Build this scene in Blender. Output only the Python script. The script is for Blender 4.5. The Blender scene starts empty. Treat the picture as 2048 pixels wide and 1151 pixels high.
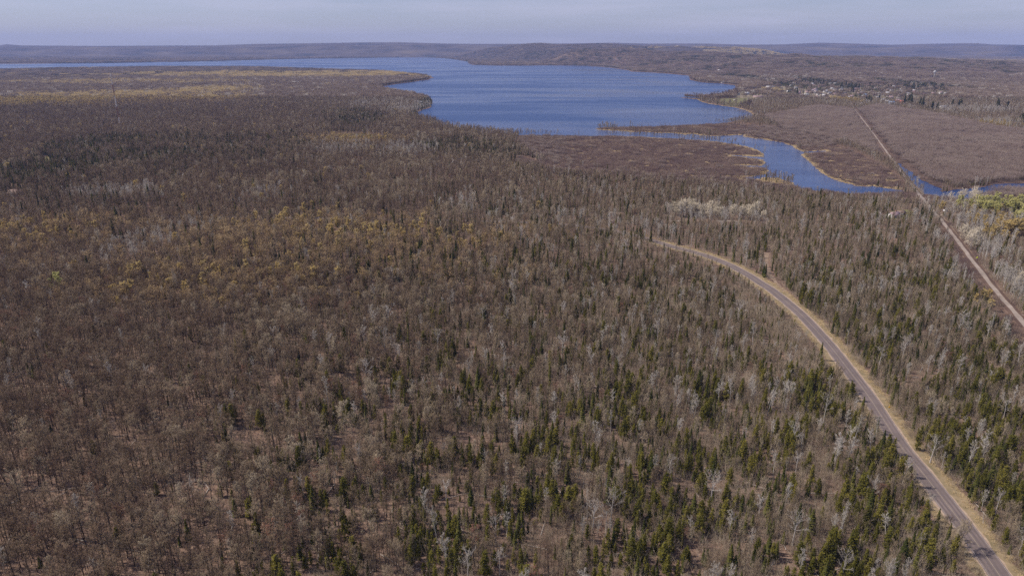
import bpy, math, random
import numpy as np
from mathutils.geometry import tessellate_polygon
from mathutils import Vector

rng = np.random.default_rng(7)
random.seed(7)
scene = bpy.context.scene

# ------------------------------------------------------------------ camera
CAM_H = 150.0
F = 1365.0                      # focal length in pixels of the 2048 px wide photograph
PITCH = math.atan((575.5 - 93.0) / F)
SP, CP = math.sin(PITCH), math.cos(PITCH)
cam_d = bpy.data.cameras.new('camera')
cam_d.sensor_width = 36.0
cam_d.lens = 36.0 * F / 2048.0
cam_d.clip_start = 1.0
cam_d.clip_end = 60000.0
cam = bpy.data.objects.new('camera', cam_d)
scene.collection.objects.link(cam)
cam.location = (0, 0, CAM_H)
cam.rotation_euler = (math.pi / 2 - PITCH, 0, 0)
scene.camera = cam

# ------------------------------------------------------------------ sky, sun, exposure
SUN_EL = math.radians(48)
SUN_AZ = math.radians(-84)      # measured from +Y (view direction) towards +X
world = bpy.data.worlds.new('World')
scene.world = world
world.use_nodes = True
wn, wl = world.node_tree.nodes, world.node_tree.links
wn.clear()
w_out = wn.new('ShaderNodeOutputWorld')
w_bg = wn.new('ShaderNodeBackground')
w_sky = wn.new('ShaderNodeTexSky')
w_sky.sky_type = 'NISHITA'
w_sky.sun_disc = False
w_sky.sun_elevation = SUN_EL
w_sky.sun_rotation = SUN_AZ
w_sky.altitude = 300
w_sky.air_density = 1.0
w_sky.dust_density = 0.6
w_sky.ozone_density = 3.0
w_bg.inputs['Strength'].default_value = 0.073
# thin high cloud: stretched noise over the sky direction
w_tc = wn.new('ShaderNodeTexCoord')
w_map = wn.new('ShaderNodeMapping')
w_map.inputs['Scale'].default_value = (2.2, 2.2, 26.0)
w_map.inputs['Rotation'].default_value = (0.05, 0.02, 0.3)
w_no = wn.new('ShaderNodeTexNoise')
w_no.inputs['Scale'].default_value = 1.6
w_no.inputs['Detail'].default_value = 6.0
w_no.inputs['Roughness'].default_value = 0.55
w_rmp = wn.new('ShaderNodeValToRGB')
w_rmp.color_ramp.elements[0].position = 0.44
w_rmp.color_ramp.elements[0].color = (0.30, 0.30, 0.30, 1)
w_rmp.color_ramp.elements[1].position = 0.72
w_rmp.color_ramp.elements[1].color = (0.60, 0.60, 0.60, 1)
w_tint = wn.new('ShaderNodeMix'); w_tint.data_type = 'RGBA'; w_tint.blend_type = 'MULTIPLY'
w_tint.inputs[0].default_value = 1.0
w_tint.inputs[7].default_value = (0.93, 0.94, 1.20, 1)
w_cl = wn.new('ShaderNodeMix'); w_cl.data_type = 'RGBA'
w_cl.inputs[7].default_value = (8.3, 8.1, 10.2, 1)
wl.new(w_tc.outputs['Generated'], w_map.inputs['Vector'])
wl.new(w_map.outputs['Vector'], w_no.inputs['Vector'])
wl.new(w_no.outputs['Fac'], w_rmp.inputs['Fac'])
wl.new(w_sky.outputs['Color'], w_tint.inputs[6])
wl.new(w_rmp.outputs['Color'], w_cl.inputs[0])
wl.new(w_tint.outputs[2], w_cl.inputs[6])
wl.new(w_cl.outputs[2], w_bg.inputs['Color'])
wl.new(w_bg.outputs['Background'], w_out.inputs['Surface'])

sun_d = bpy.data.lights.new('sun', 'SUN')
sun_d.energy = 4.8
sun_d.angle = math.radians(0.53)
sun_d.color = (1.0, 0.90, 0.79)
sun = bpy.data.objects.new('sun', sun_d)
scene.collection.objects.link(sun)
sun_vec = Vector((math.sin(SUN_AZ) * math.cos(SUN_EL), math.cos(SUN_AZ) * math.cos(SUN_EL), math.sin(SUN_EL)))
sun.rotation_euler = sun_vec.to_track_quat('Z', 'Y').to_euler()
sun.location = (-300, 0, 400)

scene.view_settings.view_transform = 'Standard'
scene.view_settings.look = 'None'
scene.view_settings.gamma = 1.0
scene.view_settings.exposure = 0.10
scene.render.engine = 'CYCLES'
scene.cycles.max_bounces = 5
scene.cycles.diffuse_bounces = 2
scene.cycles.glossy_bounces = 2
scene.cycles.transmission_bounces = 2
scene.cycles.transparent_max_bounces = 4
scene.cycles.volume_bounces = 0
scene.cycles.caustics_reflective = False
scene.cycles.caustics_refractive = False
scene.cycles.use_denoising = False

# ------------------------------------------------------------------ surveying helpers
def at(px, py, z=0.0):
    """Point of the level z that the photograph shows at pixel (px, py)."""
    u = (px - 1024.0) / F
    v = (py - 575.5) / F
    t = (CAM_H - z) / (SP + v * CP)
    return (t * u, t * (CP - v * SP), z)

def at_xy(pts, z=0.0):
    return np.array([at(p[0], p[1], z)[:2] for p in pts])

def depth_of(x, y):
    return y * CP + CAM_H * SP

def pixel_of(x, y, z=0.0):
    d = y * CP + (CAM_H - z) * SP
    return 1024 + F * x / d, 575.5 + F * ((CAM_H - z) * CP - y * SP) / d

def inside(poly, x, y):
    """Point in polygon, vectorised."""
    x = np.asarray(x); y = np.asarray(y)
    ins = np.zeros(x.shape, bool)
    x0, y0 = poly[:, 0], poly[:, 1]
    x1, y1 = np.roll(x0, -1), np.roll(y0, -1)
    bx0, bx1, by0, by1 = x0.min(), x0.max(), y0.min(), y0.max()
    m = (x >= bx0) & (x <= bx1) & (y >= by0) & (y <= by1)
    xs, ys = x[m], y[m]
    r = np.zeros(xs.shape, bool)
    for a, b, c, d in zip(x0, y0, x1, y1):
        if b == d:
            continue
        cond = (b > ys) != (d > ys)
        r ^= cond & (xs < (c - a) * (ys - b) / (d - b) + a)
    ins[m] = r
    return ins

def dist_line(line, x, y):
    """Distance to a polyline and the side (+ right of travel)."""
    best = np.full(np.shape(x), 1e9)
    side = np.zeros(np.shape(x))
    for (ax, ay), (bx, by) in zip(line[:-1], line[1:]):
        dx, dy = bx - ax, by - ay
        l2 = dx * dx + dy * dy
        t = np.clip(((x - ax) * dx + (y - ay) * dy) / l2, 0, 1)
        d = np.hypot(x - ax - t * dx, y - ay - t * dy)
        s = (x - ax) * dy - (y - ay) * dx
        m = d < best
        best = np.where(m, d, best)
        side = np.where(m, s, side)
    return best, side

def smooth_line(pts, n=6):
    """Catmull-Rom through the points."""
    p = np.vstack([2 * pts[0] - pts[1], pts, 2 * pts[-1] - pts[-2]])
    out = []
    for i in range(1, len(p) - 2):
        for k in range(n):
            t = k / n
            a, b, c, d = p[i - 1], p[i], p[i + 1], p[i + 2]
            out.append(0.5 * ((2 * b) + (c - a) * t + (2 * a - 5 * b + 4 * c - d) * t * t + (3 * b - a - 3 * c + d) * t ** 3))
    out.append(pts[-1])
    return np.array(out)

_pa = rng.uniform(0, 6.28, (6, 12)); _pd = rng.uniform(0, 6.28, (6, 12)); _pf = rng.uniform(0.6, 1.7, (6, 12))
def wob(x, y, scale, k=0):
    """Smooth pseudo noise, about -1..1."""
    s = 0
    for a, d, f in zip(_pa[k], _pd[k], _pf[k]):
        s = s + np.sin((x * np.cos(d) + y * np.sin(d)) * f * 6.28 / scale + a)
    return s / 3.6

# ------------------------------------------------------------------ terrain relief
U0 = 1.0607
def _px_of_dir(x, y):
    return 1024 + F * U0 * x / np.maximum(y, 1.0)
FAR = np.array([(-900, 88), (-300, 87), (0, 90), (15, 87.5), (42, 90), (200, 91), (300, 90.3), (430, 90), (480, 88), (512, 87), (600, 86), (720, 84), (800, 83.6), (880, 86), (950, 87), (1150, 86), (1225, 84.5), (1300, 86.5), (1340, 86), (1420, 86.3), (1480, 88.4), (1560, 88), (1640, 84.5), (1700, 86), (1780, 88.6), (1870, 86.5), (1950, 85.3), (1985, 88), (2048, 89), (2600, 87), (3200, 88)])
FAR2 = np.array([(-900, 91), (-200, 92.5), (60, 93.5), (200, 92.2), (330, 93), (420, 92), (520, 92.5), (610, 89.5), (700, 88.6), (760, 90), (830, 88), (900, 90), (1000, 93), (1250, 92), (1340, 91), (1420, 92.5), (1500, 91), (1570, 91.6), (1660, 93), (1760, 94), (1830, 92), (1900, 93), (1985, 90.5), (2048, 89.4), (2200, 88), (3200, 91)])
MIDH = np.array([(820, 97), (880, 91), (920, 88), (960, 89), (1000, 87.6), (1040, 86.6), (1085, 86.8), (1130, 87.8), (1200, 88.8), (1300, 90), (1420, 94), (1540, 99), (1640, 102)])
RB = np.array([(1040, 6700, 122), (1100, 6700, 108), (1150, 6600, 102), (1180, 6500, 97.5), (1260, 6300, 97.5), (1380, 5800, 104), (1450, 5400, 107.5), (1536, 5000, 110), (1700, 5000, 113), (1800, 5000, 116), (1900, 5000, 119), (2048, 5000, 124), (2300, 5000, 130), (2700, 5000, 140)])
FOOT = np.array([(1040, 6300), (1100, 6200), (1230, 5800), (1260, 5100), (1380, 4300), (1480, 3600), (1600, 3000), (2048, 2800), (2700, 2600)])
def sstep(t):
    t = np.clip(t, 0, 1)
    return t * t * (3 - 2 * t)
def relief(x, y):
    x = np.asarray(x, float); y = np.asarray(y, float)
    r = np.hypot(x, y)
    front = y > 300
    px = np.where(front, _px_of_dir(x, np.maximum(y, 300)), 3000.0)
    px = np.clip(px, -900, 3200)
    D = np.where(front, y, r)
    D = np.where(np.abs(x) > 1.6 * np.abs(y), r * 0.8, D)
    # far blue hills
    e = CAM_H + 14000 * (93 - np.interp(px, FAR[:, 0], FAR[:, 1])) / 1536 - 10
    far = e * sstep((D - 11200) / 2800) * (1 - 0.35 * sstep((D - 14000) / 2500))
    far = far + 26 * wob(x, y, 1500, 1) * sstep((D - 11000) / 900) * (1 - sstep((D - 12800) / 900))
    e1 = np.maximum(CAM_H + 12300 * (93 - np.interp(px, FAR2[:, 0], FAR2[:, 1])) / 1536 - 10, 0)
    far = np.maximum(far, e1 * sstep((D - 11300) / 1000) * (1 - .5 * sstep((D - 12300) / 1100)))
    # hill behind the lake
    f2 = np.interp(px, [820, 850, 900, 960, 1050, 1150, 2000], [11300, 10900, 10400, 9200, 7700, 7100, 6900])
    e2 = np.maximum(CAM_H + (f2 + 1300) * (93 - np.interp(px, MIDH[:, 0], MIDH[:, 1])) / 1536 - 12, 0)
    m2 = sstep((px - 830) / 230) * (1 - sstep((px - 1500) / 140))
    mid = e2 * m2 * sstep((D - f2) / 1300) * (1 - sstep((D - f2 - 1300) / 2200))
    mid = mid + np.where(mid > 5, 9 * wob(x, y, 1100, 3) + 5 * wob(x, y, 420, 4) - 6, 0) * m2
    # ridge behind the village
    dc = np.interp(px, RB[:, 0], RB[:, 1]); fy = np.interp(px, FOOT[:, 0], FOOT[:, 1])
    e3 = np.maximum(CAM_H - dc * (np.interp(px, RB[:, 0], RB[:, 2]) - 93) / 1536 - 11, 0)
    t3 = np.clip((D - fy) / (dc - fy), 0, 1)
    up = 0.35 * t3 + 0.65 * sstep(t3)
    rb = e3 * up * (1 - sstep((D - dc) / 1600)) * sstep((px - 1060) / 90)
    rb = rb + 7 * wob(x, y, 420, 2) * sstep(t3 * 3) * (1 - sstep((D - dc) / 600)) * sstep((px - 1060) / 90)
    return np.where(D > 2500, np.maximum(np.maximum(far, mid), rb), 0.0)

# ------------------------------------------------------------------ outlines surveyed from the photograph
LAKE_PX = [(-420, 131), (-100, 129), (0, 128), (60, 127.8), (100, 127.4), (215, 126.4), (290, 125), (360, 123.8), (440, 122), (512, 120), (600, 118), (640, 117.2), (700, 116.5), (790, 115), (850, 114.6), (890, 117), (915, 120), (935, 123.5), (937, 127), (945, 130), (1000, 131.3), (1080, 131), (1170, 131.8), (1210, 134.5), (1230, 137), (1258, 141), (1262, 143.5), (1300, 145), (1330, 147), (1378, 151.5), (1380, 160), (1405, 165), (1420, 166), (1445, 167.5), (1470, 170.5), (1476, 173), (1468, 178), (1470, 184), (1455, 189), (1430, 194), (1400, 196.2), (1358, 194.8), (1376, 197.2), (1394, 198.5), (1400, 202.5), (1415, 207), (1440, 211), (1470, 215), (1490, 219.5), (1503, 226), (1509, 231), (1505, 236), (1480, 240), (1450, 246), (1400, 250), (1340, 252.2), (1300, 253.3), (1250, 254.3), (1210, 254), (1193, 257), (1197, 259.3), (1220, 261), (1240, 261.5), (1265, 264), (1290, 263.8), (1320, 266), (1349, 266), (1371, 269.5), (1386, 267.4), (1400, 271), (1424, 272.3), (1455, 271.2), (1489, 269.7), (1486, 272.6), (1500, 275), (1511, 277.2), (1524, 277.5), (1536, 280.5), (1561, 284), (1575, 288.5), (1586, 292), (1596, 299), (1606, 303), (1628, 302.4), (1651, 301), (1654, 303.5), (1640, 305.5), (1612, 306.8), (1604, 308), (1608, 315), (1620, 323), (1630, 334), (1643, 345), (1662, 356.5), (1687, 365), (1700, 367.5), (1714, 372), (1730, 373.6), (1746, 371.7), (1768, 376), (1790, 378), (1812, 383), (1800, 386), (1740, 388), (1690, 387), (1640, 383), (1600, 376), (1585, 371.5), (1586, 367), (1572, 361), (1556, 356.3), (1527, 354.8), (1524, 358), (1512, 359.8), (1497, 358.5), (1485, 354), (1504, 353.2), (1530, 347.5), (1537, 341), (1530, 336.8), (1500, 334), (1466, 330.2), (1492, 330.8), (1520, 332.2), (1530, 325.5), (1526, 319.4), (1500, 316.4), (1470, 312.6), (1453, 309), (1480, 311.2), (1505, 313.2), (1526, 313.5), (1524, 306), (1513, 299.5), (1486, 292), (1449, 286), (1420, 282), (1399, 281.2), (1356, 278), (1324, 277), (1274, 273.2), (1252, 273.5), (1231, 271.7), (1174, 273.2), (1124, 272), (1074, 271), (1024, 270), (987, 266), (960, 263), (937, 259), (915, 257.5), (897, 254), (880, 249), (862, 241.5), (845, 237), (834, 232), (830, 227), (840, 222), (846, 219), (860, 216), (864, 208), (860, 199), (832, 190), (786, 183), (765, 178), (768, 172.5), (795, 168), (825, 164), (858, 159), (867, 155), (850, 151.4), (760, 143.5), (610, 138.5), (512, 135), (300, 135), (100, 138), (0, 140.5), (-200, 146), (-420, 150)]
LAKE = at_xy(LAKE_PX)
DITCH_PX = [(1790, 324), (1802, 328), (1810, 337), (1821, 343), (1829, 350), (1846, 361), (1866, 370), (1884, 378), (1884, 384.5), (1908, 379), (1938, 377.5), (1964, 374), (1985, 368.5), (2012, 367), (2060, 367.5), (2300, 364), (2300, 371), (2060, 375), (2010, 379), (1988, 382), (1966, 386), (1950, 390), (1942, 396), (1925, 400), (1880, 396), (1850, 390), (1846, 382), (1834, 373), (1822, 360), (1811, 352), (1804, 344), (1795, 334)]
DITCH = at_xy(DITCH_PX)

ROAD = smooth_line(at_xy([(2140, 1370), (2062, 1245), (1990, 1137), (1940, 1068), (1895, 1009), (1849, 950), (1805, 896.5), (1771, 845), (1738, 794), (1698, 740.6), (1656, 687), (1607, 633.5), (1577, 607), (1545, 581), (1519, 564.5), (1495, 549), (1453, 527), (1401, 508), (1348, 494), (1315, 484), (1281, 474), (1225, 461), (1160, 452), (1080, 446), (980, 442.5), (850, 440), (700, 437), (500, 434), (300, 432)]), 5)
TRAIL = smooth_line(at_xy([(2300, 948), (2170, 795), (2048, 647), (1970, 555), (1890, 450), (1835, 385), (1790, 327), (1745, 265), (1712, 222), (1690, 192)]), 4)
GRAVEL = smooth_line(at_xy([(1195, 457), (1280, 447), (1353, 441.5), (1450, 441.5), (1560, 440), (1680, 436), (1800, 432), (1884, 430), (1960, 426), (2100, 418), (2300, 408)]), 4)
TRACK = smooth_line(at_xy([(1575, 585), (1560, 574), (1545, 556), (1535, 540), (1532, 525), (1534, 505)]), 4)

MARSH1 = at_xy([(1040, 272), (1100, 272), (1231, 272.5), (1356, 278.8), (1449, 287), (1500, 295), (1524, 306), (1528, 325), (1533, 340), (1520, 353), (1500, 361), (1430, 357), (1300, 348), (1200, 340), (1100, 330), (1060, 312), (1030, 290)])
MARSH2 = at_xy([(1600, 296), (1660, 290), (1700, 300), (1740, 320), (1790, 350), (1815, 378), (1790, 377.5), (1746, 371), (1714, 371.5), (1660, 355.5), (1632, 334), (1606, 308)])
SPIT = at_xy([(1193, 257), (1250, 254.5), (1340, 252.5), (1450, 247), (1560, 256), (1690, 285), (1660, 292), (1596, 297), (1561, 283.5), (1511, 276.5), (1444, 271), (1349, 265.5), (1250, 262)])
SEDGE = at_xy([(1520, 235), (1640, 212), (1710, 222), (1760, 210), (2048, 265), (2048, 366), (1990, 368), (1880, 378), (1838, 360), (1806, 335), (1770, 320), (1700, 290), (1560, 256)])
SEDGE2 = at_xy([(1952, 384), (1990, 379), (2060, 373), (2300, 372), (2300, 392), (2060, 400), (1990, 398)])
FRINGE = at_xy([(1040, 312), (1100, 330), (1200, 341), (1300, 349), (1430, 358), (1500, 362), (1585, 371), (1640, 383), (1700, 387), (1810, 386), (1850, 390), (1880, 396), (1930, 396), (1960, 390), (1990, 398), (2060, 400), (2300, 392), (2300, 404), (2060, 411), (1990, 409), (1930, 408), (1880, 411), (1800, 404), (1700, 398), (1600, 388), (1500, 379), (1400, 371), (1300, 363), (1200, 356), (1100, 346), (1020, 330)])
LAWN = at_xy([(1428, 199), (1450, 196.5), (1490, 196), (1535, 197.5), (1530, 200), (1496, 203), (1484, 212), (1474, 213.5), (1455, 211), (1440, 207)])
YARD = at_xy([(1766, 434), (1772, 426), (1790, 420), (1815, 419), (1832, 424), (1826, 433), (1800, 437), (1778, 440)])
CLEAR = at_xy([(83, 315), (95, 312), (103, 326), (112, 329), (112, 334), (98, 335), (92, 330)])
OPEN2 = at_xy([(640, 271), (680, 267), (740, 268), (800, 277), (790, 283), (720, 279), (650, 280)])
VILLAGE = at_xy([(1560, 170), (1600, 163), (1700, 166), (1800, 172), (1900, 182), (1900, 194), (1835, 206), (1800, 213), (1720, 214), (1640, 202), (1590, 198), (1500, 200), (1470, 196), (1470, 184)])
MASTP = at_xy([(240, 262), (256, 259), (256, 263), (242, 265)])

# ------------------------------------------------------------------ materials
def material(name):
    m = bpy.data.materials.new(name)
    m.use_nodes = True
    nt = m.node_tree
    nt.nodes.clear()
    out = nt.nodes.new('ShaderNodeOutputMaterial')
    return m, nt, nt.nodes, nt.links, out

def ramp_node(nodes, stops):
    r = nodes.new('ShaderNodeValToRGB')
    el = r.color_ramp.elements
    while len(el) < len(stops):
        el.new(0.5)
    for e, (p, c) in zip(el, stops):
        e.position = p
        e.color = (*c, 1)
    return r

def noise_node(nodes, links, scale, detail=4, rough=0.55, vec=None):
    n = nodes.new('ShaderNodeTexNoise')
    n.inputs['Scale'].default_value = scale
    n.inputs['Detail'].default_value = detail
    n.inputs['Roughness'].default_value = rough
    if vec is not None:
        links.new(vec, n.inputs['Vector'])
    return n

def plant_mat(name, stops, broad=90.0, spread=0.5, translucent=0.0):
    """Bark or leaves: the tone differs from plant to plant and from stand to stand."""
    m, nt, N, L, out = material(name)
    geo = N.new('ShaderNodeNewGeometry')
    oi = N.new('ShaderNodeObjectInfo')
    att = N.new('ShaderNodeAttribute'); att.attribute_name = 'tone'
    no = noise_node(N, L, 1.0 / broad, 3, 0.6, geo.outputs['Position'])
    a = N.new('ShaderNodeMath'); a.operation = 'ADD'
    L.new(oi.outputs['Random'], a.inputs[0]); L.new(att.outputs['Fac'], a.inputs[1])
    fr = N.new('ShaderNodeMath'); fr.operation = 'FRACT'
    L.new(a.outputs[0], fr.inputs[0])
    mx = N.new('ShaderNodeMix'); mx.data_type = 'FLOAT'
    mx.inputs[0].default_value = spread
    L.new(no.outputs['Fac'], mx.inputs[2]); L.new(fr.outputs[0], mx.inputs[3])
    r = ramp_node(N, stops)
    L.new(mx.outputs[0], r.inputs['Fac'])
    d = N.new('ShaderNodeBsdfDiffuse')
    L.new(r.outputs['Color'], d.inputs['Color'])
    if translucent:
        t = N.new('ShaderNodeBsdfTranslucent')
        L.new(r.outputs['Color'], t.inputs['Color'])
        ms = N.new('ShaderNodeMixShader'); ms.inputs[0].default_value = translucent
        L.new(d.outputs[0], ms.inputs[1]); L.new(t.outputs[0], ms.inputs[2])
        L.new(ms.outputs[0], out.inputs['Surface'])
    else:
        L.new(d.outputs[0], out.inputs['Surface'])
    return m

def plain_mat(name, c, c2=None, scale=0.5, rough=0.8, spec=0.2, bump=0.0):
    m, nt, N, L, out = material(name)
    b = N.new('ShaderNodeBsdfPrincipled')
    b.inputs['Roughness'].default_value = rough
    b.inputs['Specular IOR Level'].default_value = spec
    geo = N.new('ShaderNodeNewGeometry')
    no = noise_node(N, L, scale, 5, 0.6, geo.outputs['Position'])
    c2 = c2 or tuple(v * 0.75 for v in c)
    r = ramp_node(N, [(0.32, c2), (0.68, c)])
    L.new(no.outputs['Fac'], r.inputs['Fac'])
    L.new(r.outputs['Color'], b.inputs['Base Color'])
    if bump:
        bp = N.new('ShaderNodeBump'); bp.inputs['Strength'].default_value = bump
        L.new(no.outputs['Fac'], bp.inputs['Height']); L.new(bp.outputs[0], b.inputs['Normal'])
    L.new(b.outputs[0], out.inputs['Surface'])
    return m

M = {}
M['bark'] = plant_mat('grey_brown_bark', [(0.2, (0.085, 0.066, 0.055)), (0.5, (0.13, 0.105, 0.09)), (0.8, (0.18, 0.155, 0.135))])
M['twig'] = plant_mat('brown_twigs', [(0.2, (0.155, 0.112, 0.077)), (0.42, (0.235, 0.180, 0.122)), (0.6, (0.315, 0.252, 0.174)), (0.8, (0.41, 0.345, 0.25))])
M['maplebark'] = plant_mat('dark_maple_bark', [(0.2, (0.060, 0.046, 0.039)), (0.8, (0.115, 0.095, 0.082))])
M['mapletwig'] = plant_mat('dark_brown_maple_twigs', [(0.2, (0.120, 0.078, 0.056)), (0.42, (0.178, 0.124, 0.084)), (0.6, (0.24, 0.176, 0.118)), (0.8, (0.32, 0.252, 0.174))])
M['fartwig'] = plant_mat('mixed_wood_twigs', [(0.2, (0.098, 0.068, 0.054)), (0.4, (0.145, 0.105, 0.082)), (0.6, (0.195, 0.148, 0.114)), (0.8, (0.265, 0.215, 0.17))], broad=160, spread=.6)
M['tantwig'] = plant_mat('tan_budding_twigs', [(0.2, (0.25, 0.175, 0.100)), (0.5, (0.35, 0.25, 0.140)), (0.8, (0.45, 0.335, 0.19))])
M['willowtwig'] = plant_mat('cream_willow_twigs', [(0.2, (0.46, 0.40, 0.30)), (0.8, (0.62, 0.55, 0.43))])
M['birchbark'] = plant_mat('pale_birch_bark', [(0.2, (0.36, 0.33, 0.30)), (0.8, (0.56, 0.53, 0.49))])
M['paletwig'] = plant_mat('pale_grey_twigs', [(0.2, (0.30, 0.268, 0.23)), (0.5, (0.39, 0.355, 0.31)), (0.8, (0.49, 0.455, 0.41))])
M['deadbark'] = plant_mat('weathered_grey_wood', [(0.2, (0.34, 0.31, 0.28)), (0.8, (0.50, 0.46, 0.42))])
M['bud'] = plant_mat('yellow_green_buds', [(0.2, (0.52, 0.41, 0.185)), (0.5, (0.62, 0.475, 0.20)), (0.75, (0.65, 0.53, 0.25)), (0.9, (0.66, 0.43, 0.18))], translucent=0.3)
M['needle'] = plant_mat('dark_spruce_needles', [(0.2, (0.028, 0.035, 0.012)), (0.5, (0.068, 0.071, 0.020)), (0.8, (0.130, 0.120, 0.031))])
M['cedar'] = plant_mat('olive_cedar_sprays', [(0.2, (0.075, 0.073, 0.016)), (0.5, (0.140, 0.130, 0.027)), (0.8, (0.225, 0.192, 0.042))], translucent=0.15)
M['shrub'] = plant_mat('purple_brown_alder_twigs', [(0.3, (0.085, 0.058, 0.056)), (0.45, (0.135, 0.092, 0.084)), (0.58, (0.185, 0.135, 0.115)), (0.72, (0.27, 0.205, 0.155))], broad=42, spread=.35)
M['sedge'] = plant_mat('pinkish_brown_swamp_twigs', [(0.25, (0.165, 0.122, 0.108)), (0.5, (0.21, 0.162, 0.142)), (0.75, (0.26, 0.21, 0.18))], broad=120)
M['brush'] = plant_mat('leafless_undergrowth', [(0.25, (0.175, 0.132, 0.098)), (0.5, (0.265, 0.215, 0.160)), (0.8, (0.37, 0.315, 0.245))], broad=40)
M['straw'] = plant_mat('dry_straw_grass', [(0.25, (0.38, 0.285, 0.155)), (0.5, (0.48, 0.37, 0.21)), (0.8, (0.57, 0.45, 0.28))], broad=20)
M['limebud'] = plant_mat('lime_willow_leaves', [(0.2, (0.46, 0.45, 0.17)), (0.5, (0.57, 0.54, 0.21)), (0.8, (0.66, 0.61, 0.29))], translucent=0.3)
M['redbud'] = plant_mat('reddish_maple_flowers', [(0.2, (0.20, 0.105, 0.075)), (0.8, (0.28, 0.155, 0.105))], translucent=0.2)

def ground_material():
    m, nt, N, L, out = material('leaf_litter_ground')
    geo = N.new('ShaderNodeNewGeometry')
    n1 = noise_node(N, L, 0.9, 6, 0.65, geo.outputs['Position'])
    n2 = noise_node(N, L, 0.03, 4, 0.6, geo.outputs['Position'])
    r1 = ramp_node(N, [(0.3, (0.105, 0.070, 0.055)), (0.5, (0.195, 0.138, 0.110)), (0.7, (0.30, 0.225, 0.18))])
    L.new(n1.outputs['Fac'], r1.inputs['Fac'])
    r2 = ramp_node(N, [(0.35, (0.75, 0.72, 0.70)), (0.65, (1.1, 1.05, 1.0))])
    L.new(n2.outputs['Fac'], r2.inputs['Fac'])
    mu = N.new('ShaderNodeMix'); mu.data_type = 'RGBA'; mu.blend_type = 'MULTIPLY'; mu.inputs[0].default_value = 1
    L.new(r1.outputs['Color'], mu.inputs[6]); L.new(r2.outputs['Color'], mu.inputs[7])
    # far away the woods are too small to tell apart: their colour, darkened for the trees' own shade, takes over
    sx = N.new('ShaderNodeSeparateXYZ'); L.new(geo.outputs['Position'], sx.inputs[0])
    mr = N.new('ShaderNodeMapRange'); mr.inputs[1].default_value = 5200; mr.inputs[2].default_value = 7600
    L.new(sx.outputs['Y'], mr.inputs[0])
    mp = N.new('ShaderNodeMapping'); mp.inputs['Scale'].default_value = (0.0014, 0.0026, 0.004)
    L.new(geo.outputs['Position'], mp.inputs['Vector'])
    n3 = noise_node(N, L, 1.0, 7, 0.68, mp.outputs['Vector'])
    r3 = ramp_node(N, [(0.34, (0.022, 0.026, 0.022)), (0.44, (0.065, 0.050, 0.042)), (0.56, (0.110, 0.085, 0.066)), (0.68, (0.16, 0.122, 0.078)), (0.8, (0.22, 0.175, 0.10))])
    L.new(n3.outputs['Fac'], r3.inputs['Fac'])
    mx = N.new('ShaderNodeMix'); mx.data_type = 'RGBA'
    L.new(mr.outputs[0], mx.inputs[0]); L.new(mu.outputs[2], mx.inputs[6]); L.new(r3.outputs['Color'], mx.inputs[7])
    d = N.new('ShaderNodeBsdfDiffuse')
    L.new(mx.outputs[2], d.inputs['Color'])
    n4 = noise_node(N, L, 0.05, 6, 0.7, geo.outputs['Position'])
    b = N.new('ShaderNodeBump'); b.inputs['Strength'].default_value = 0.8; b.inputs['Distance'].default_value = 6
    L.new(n4.outputs['Fac'], b.inputs['Height']); L.new(b.outputs[0], d.inputs['Normal'])
    L.new(d.outputs[0], out.inputs['Surface'])
    return m
M['ground'] = ground_material()

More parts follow.
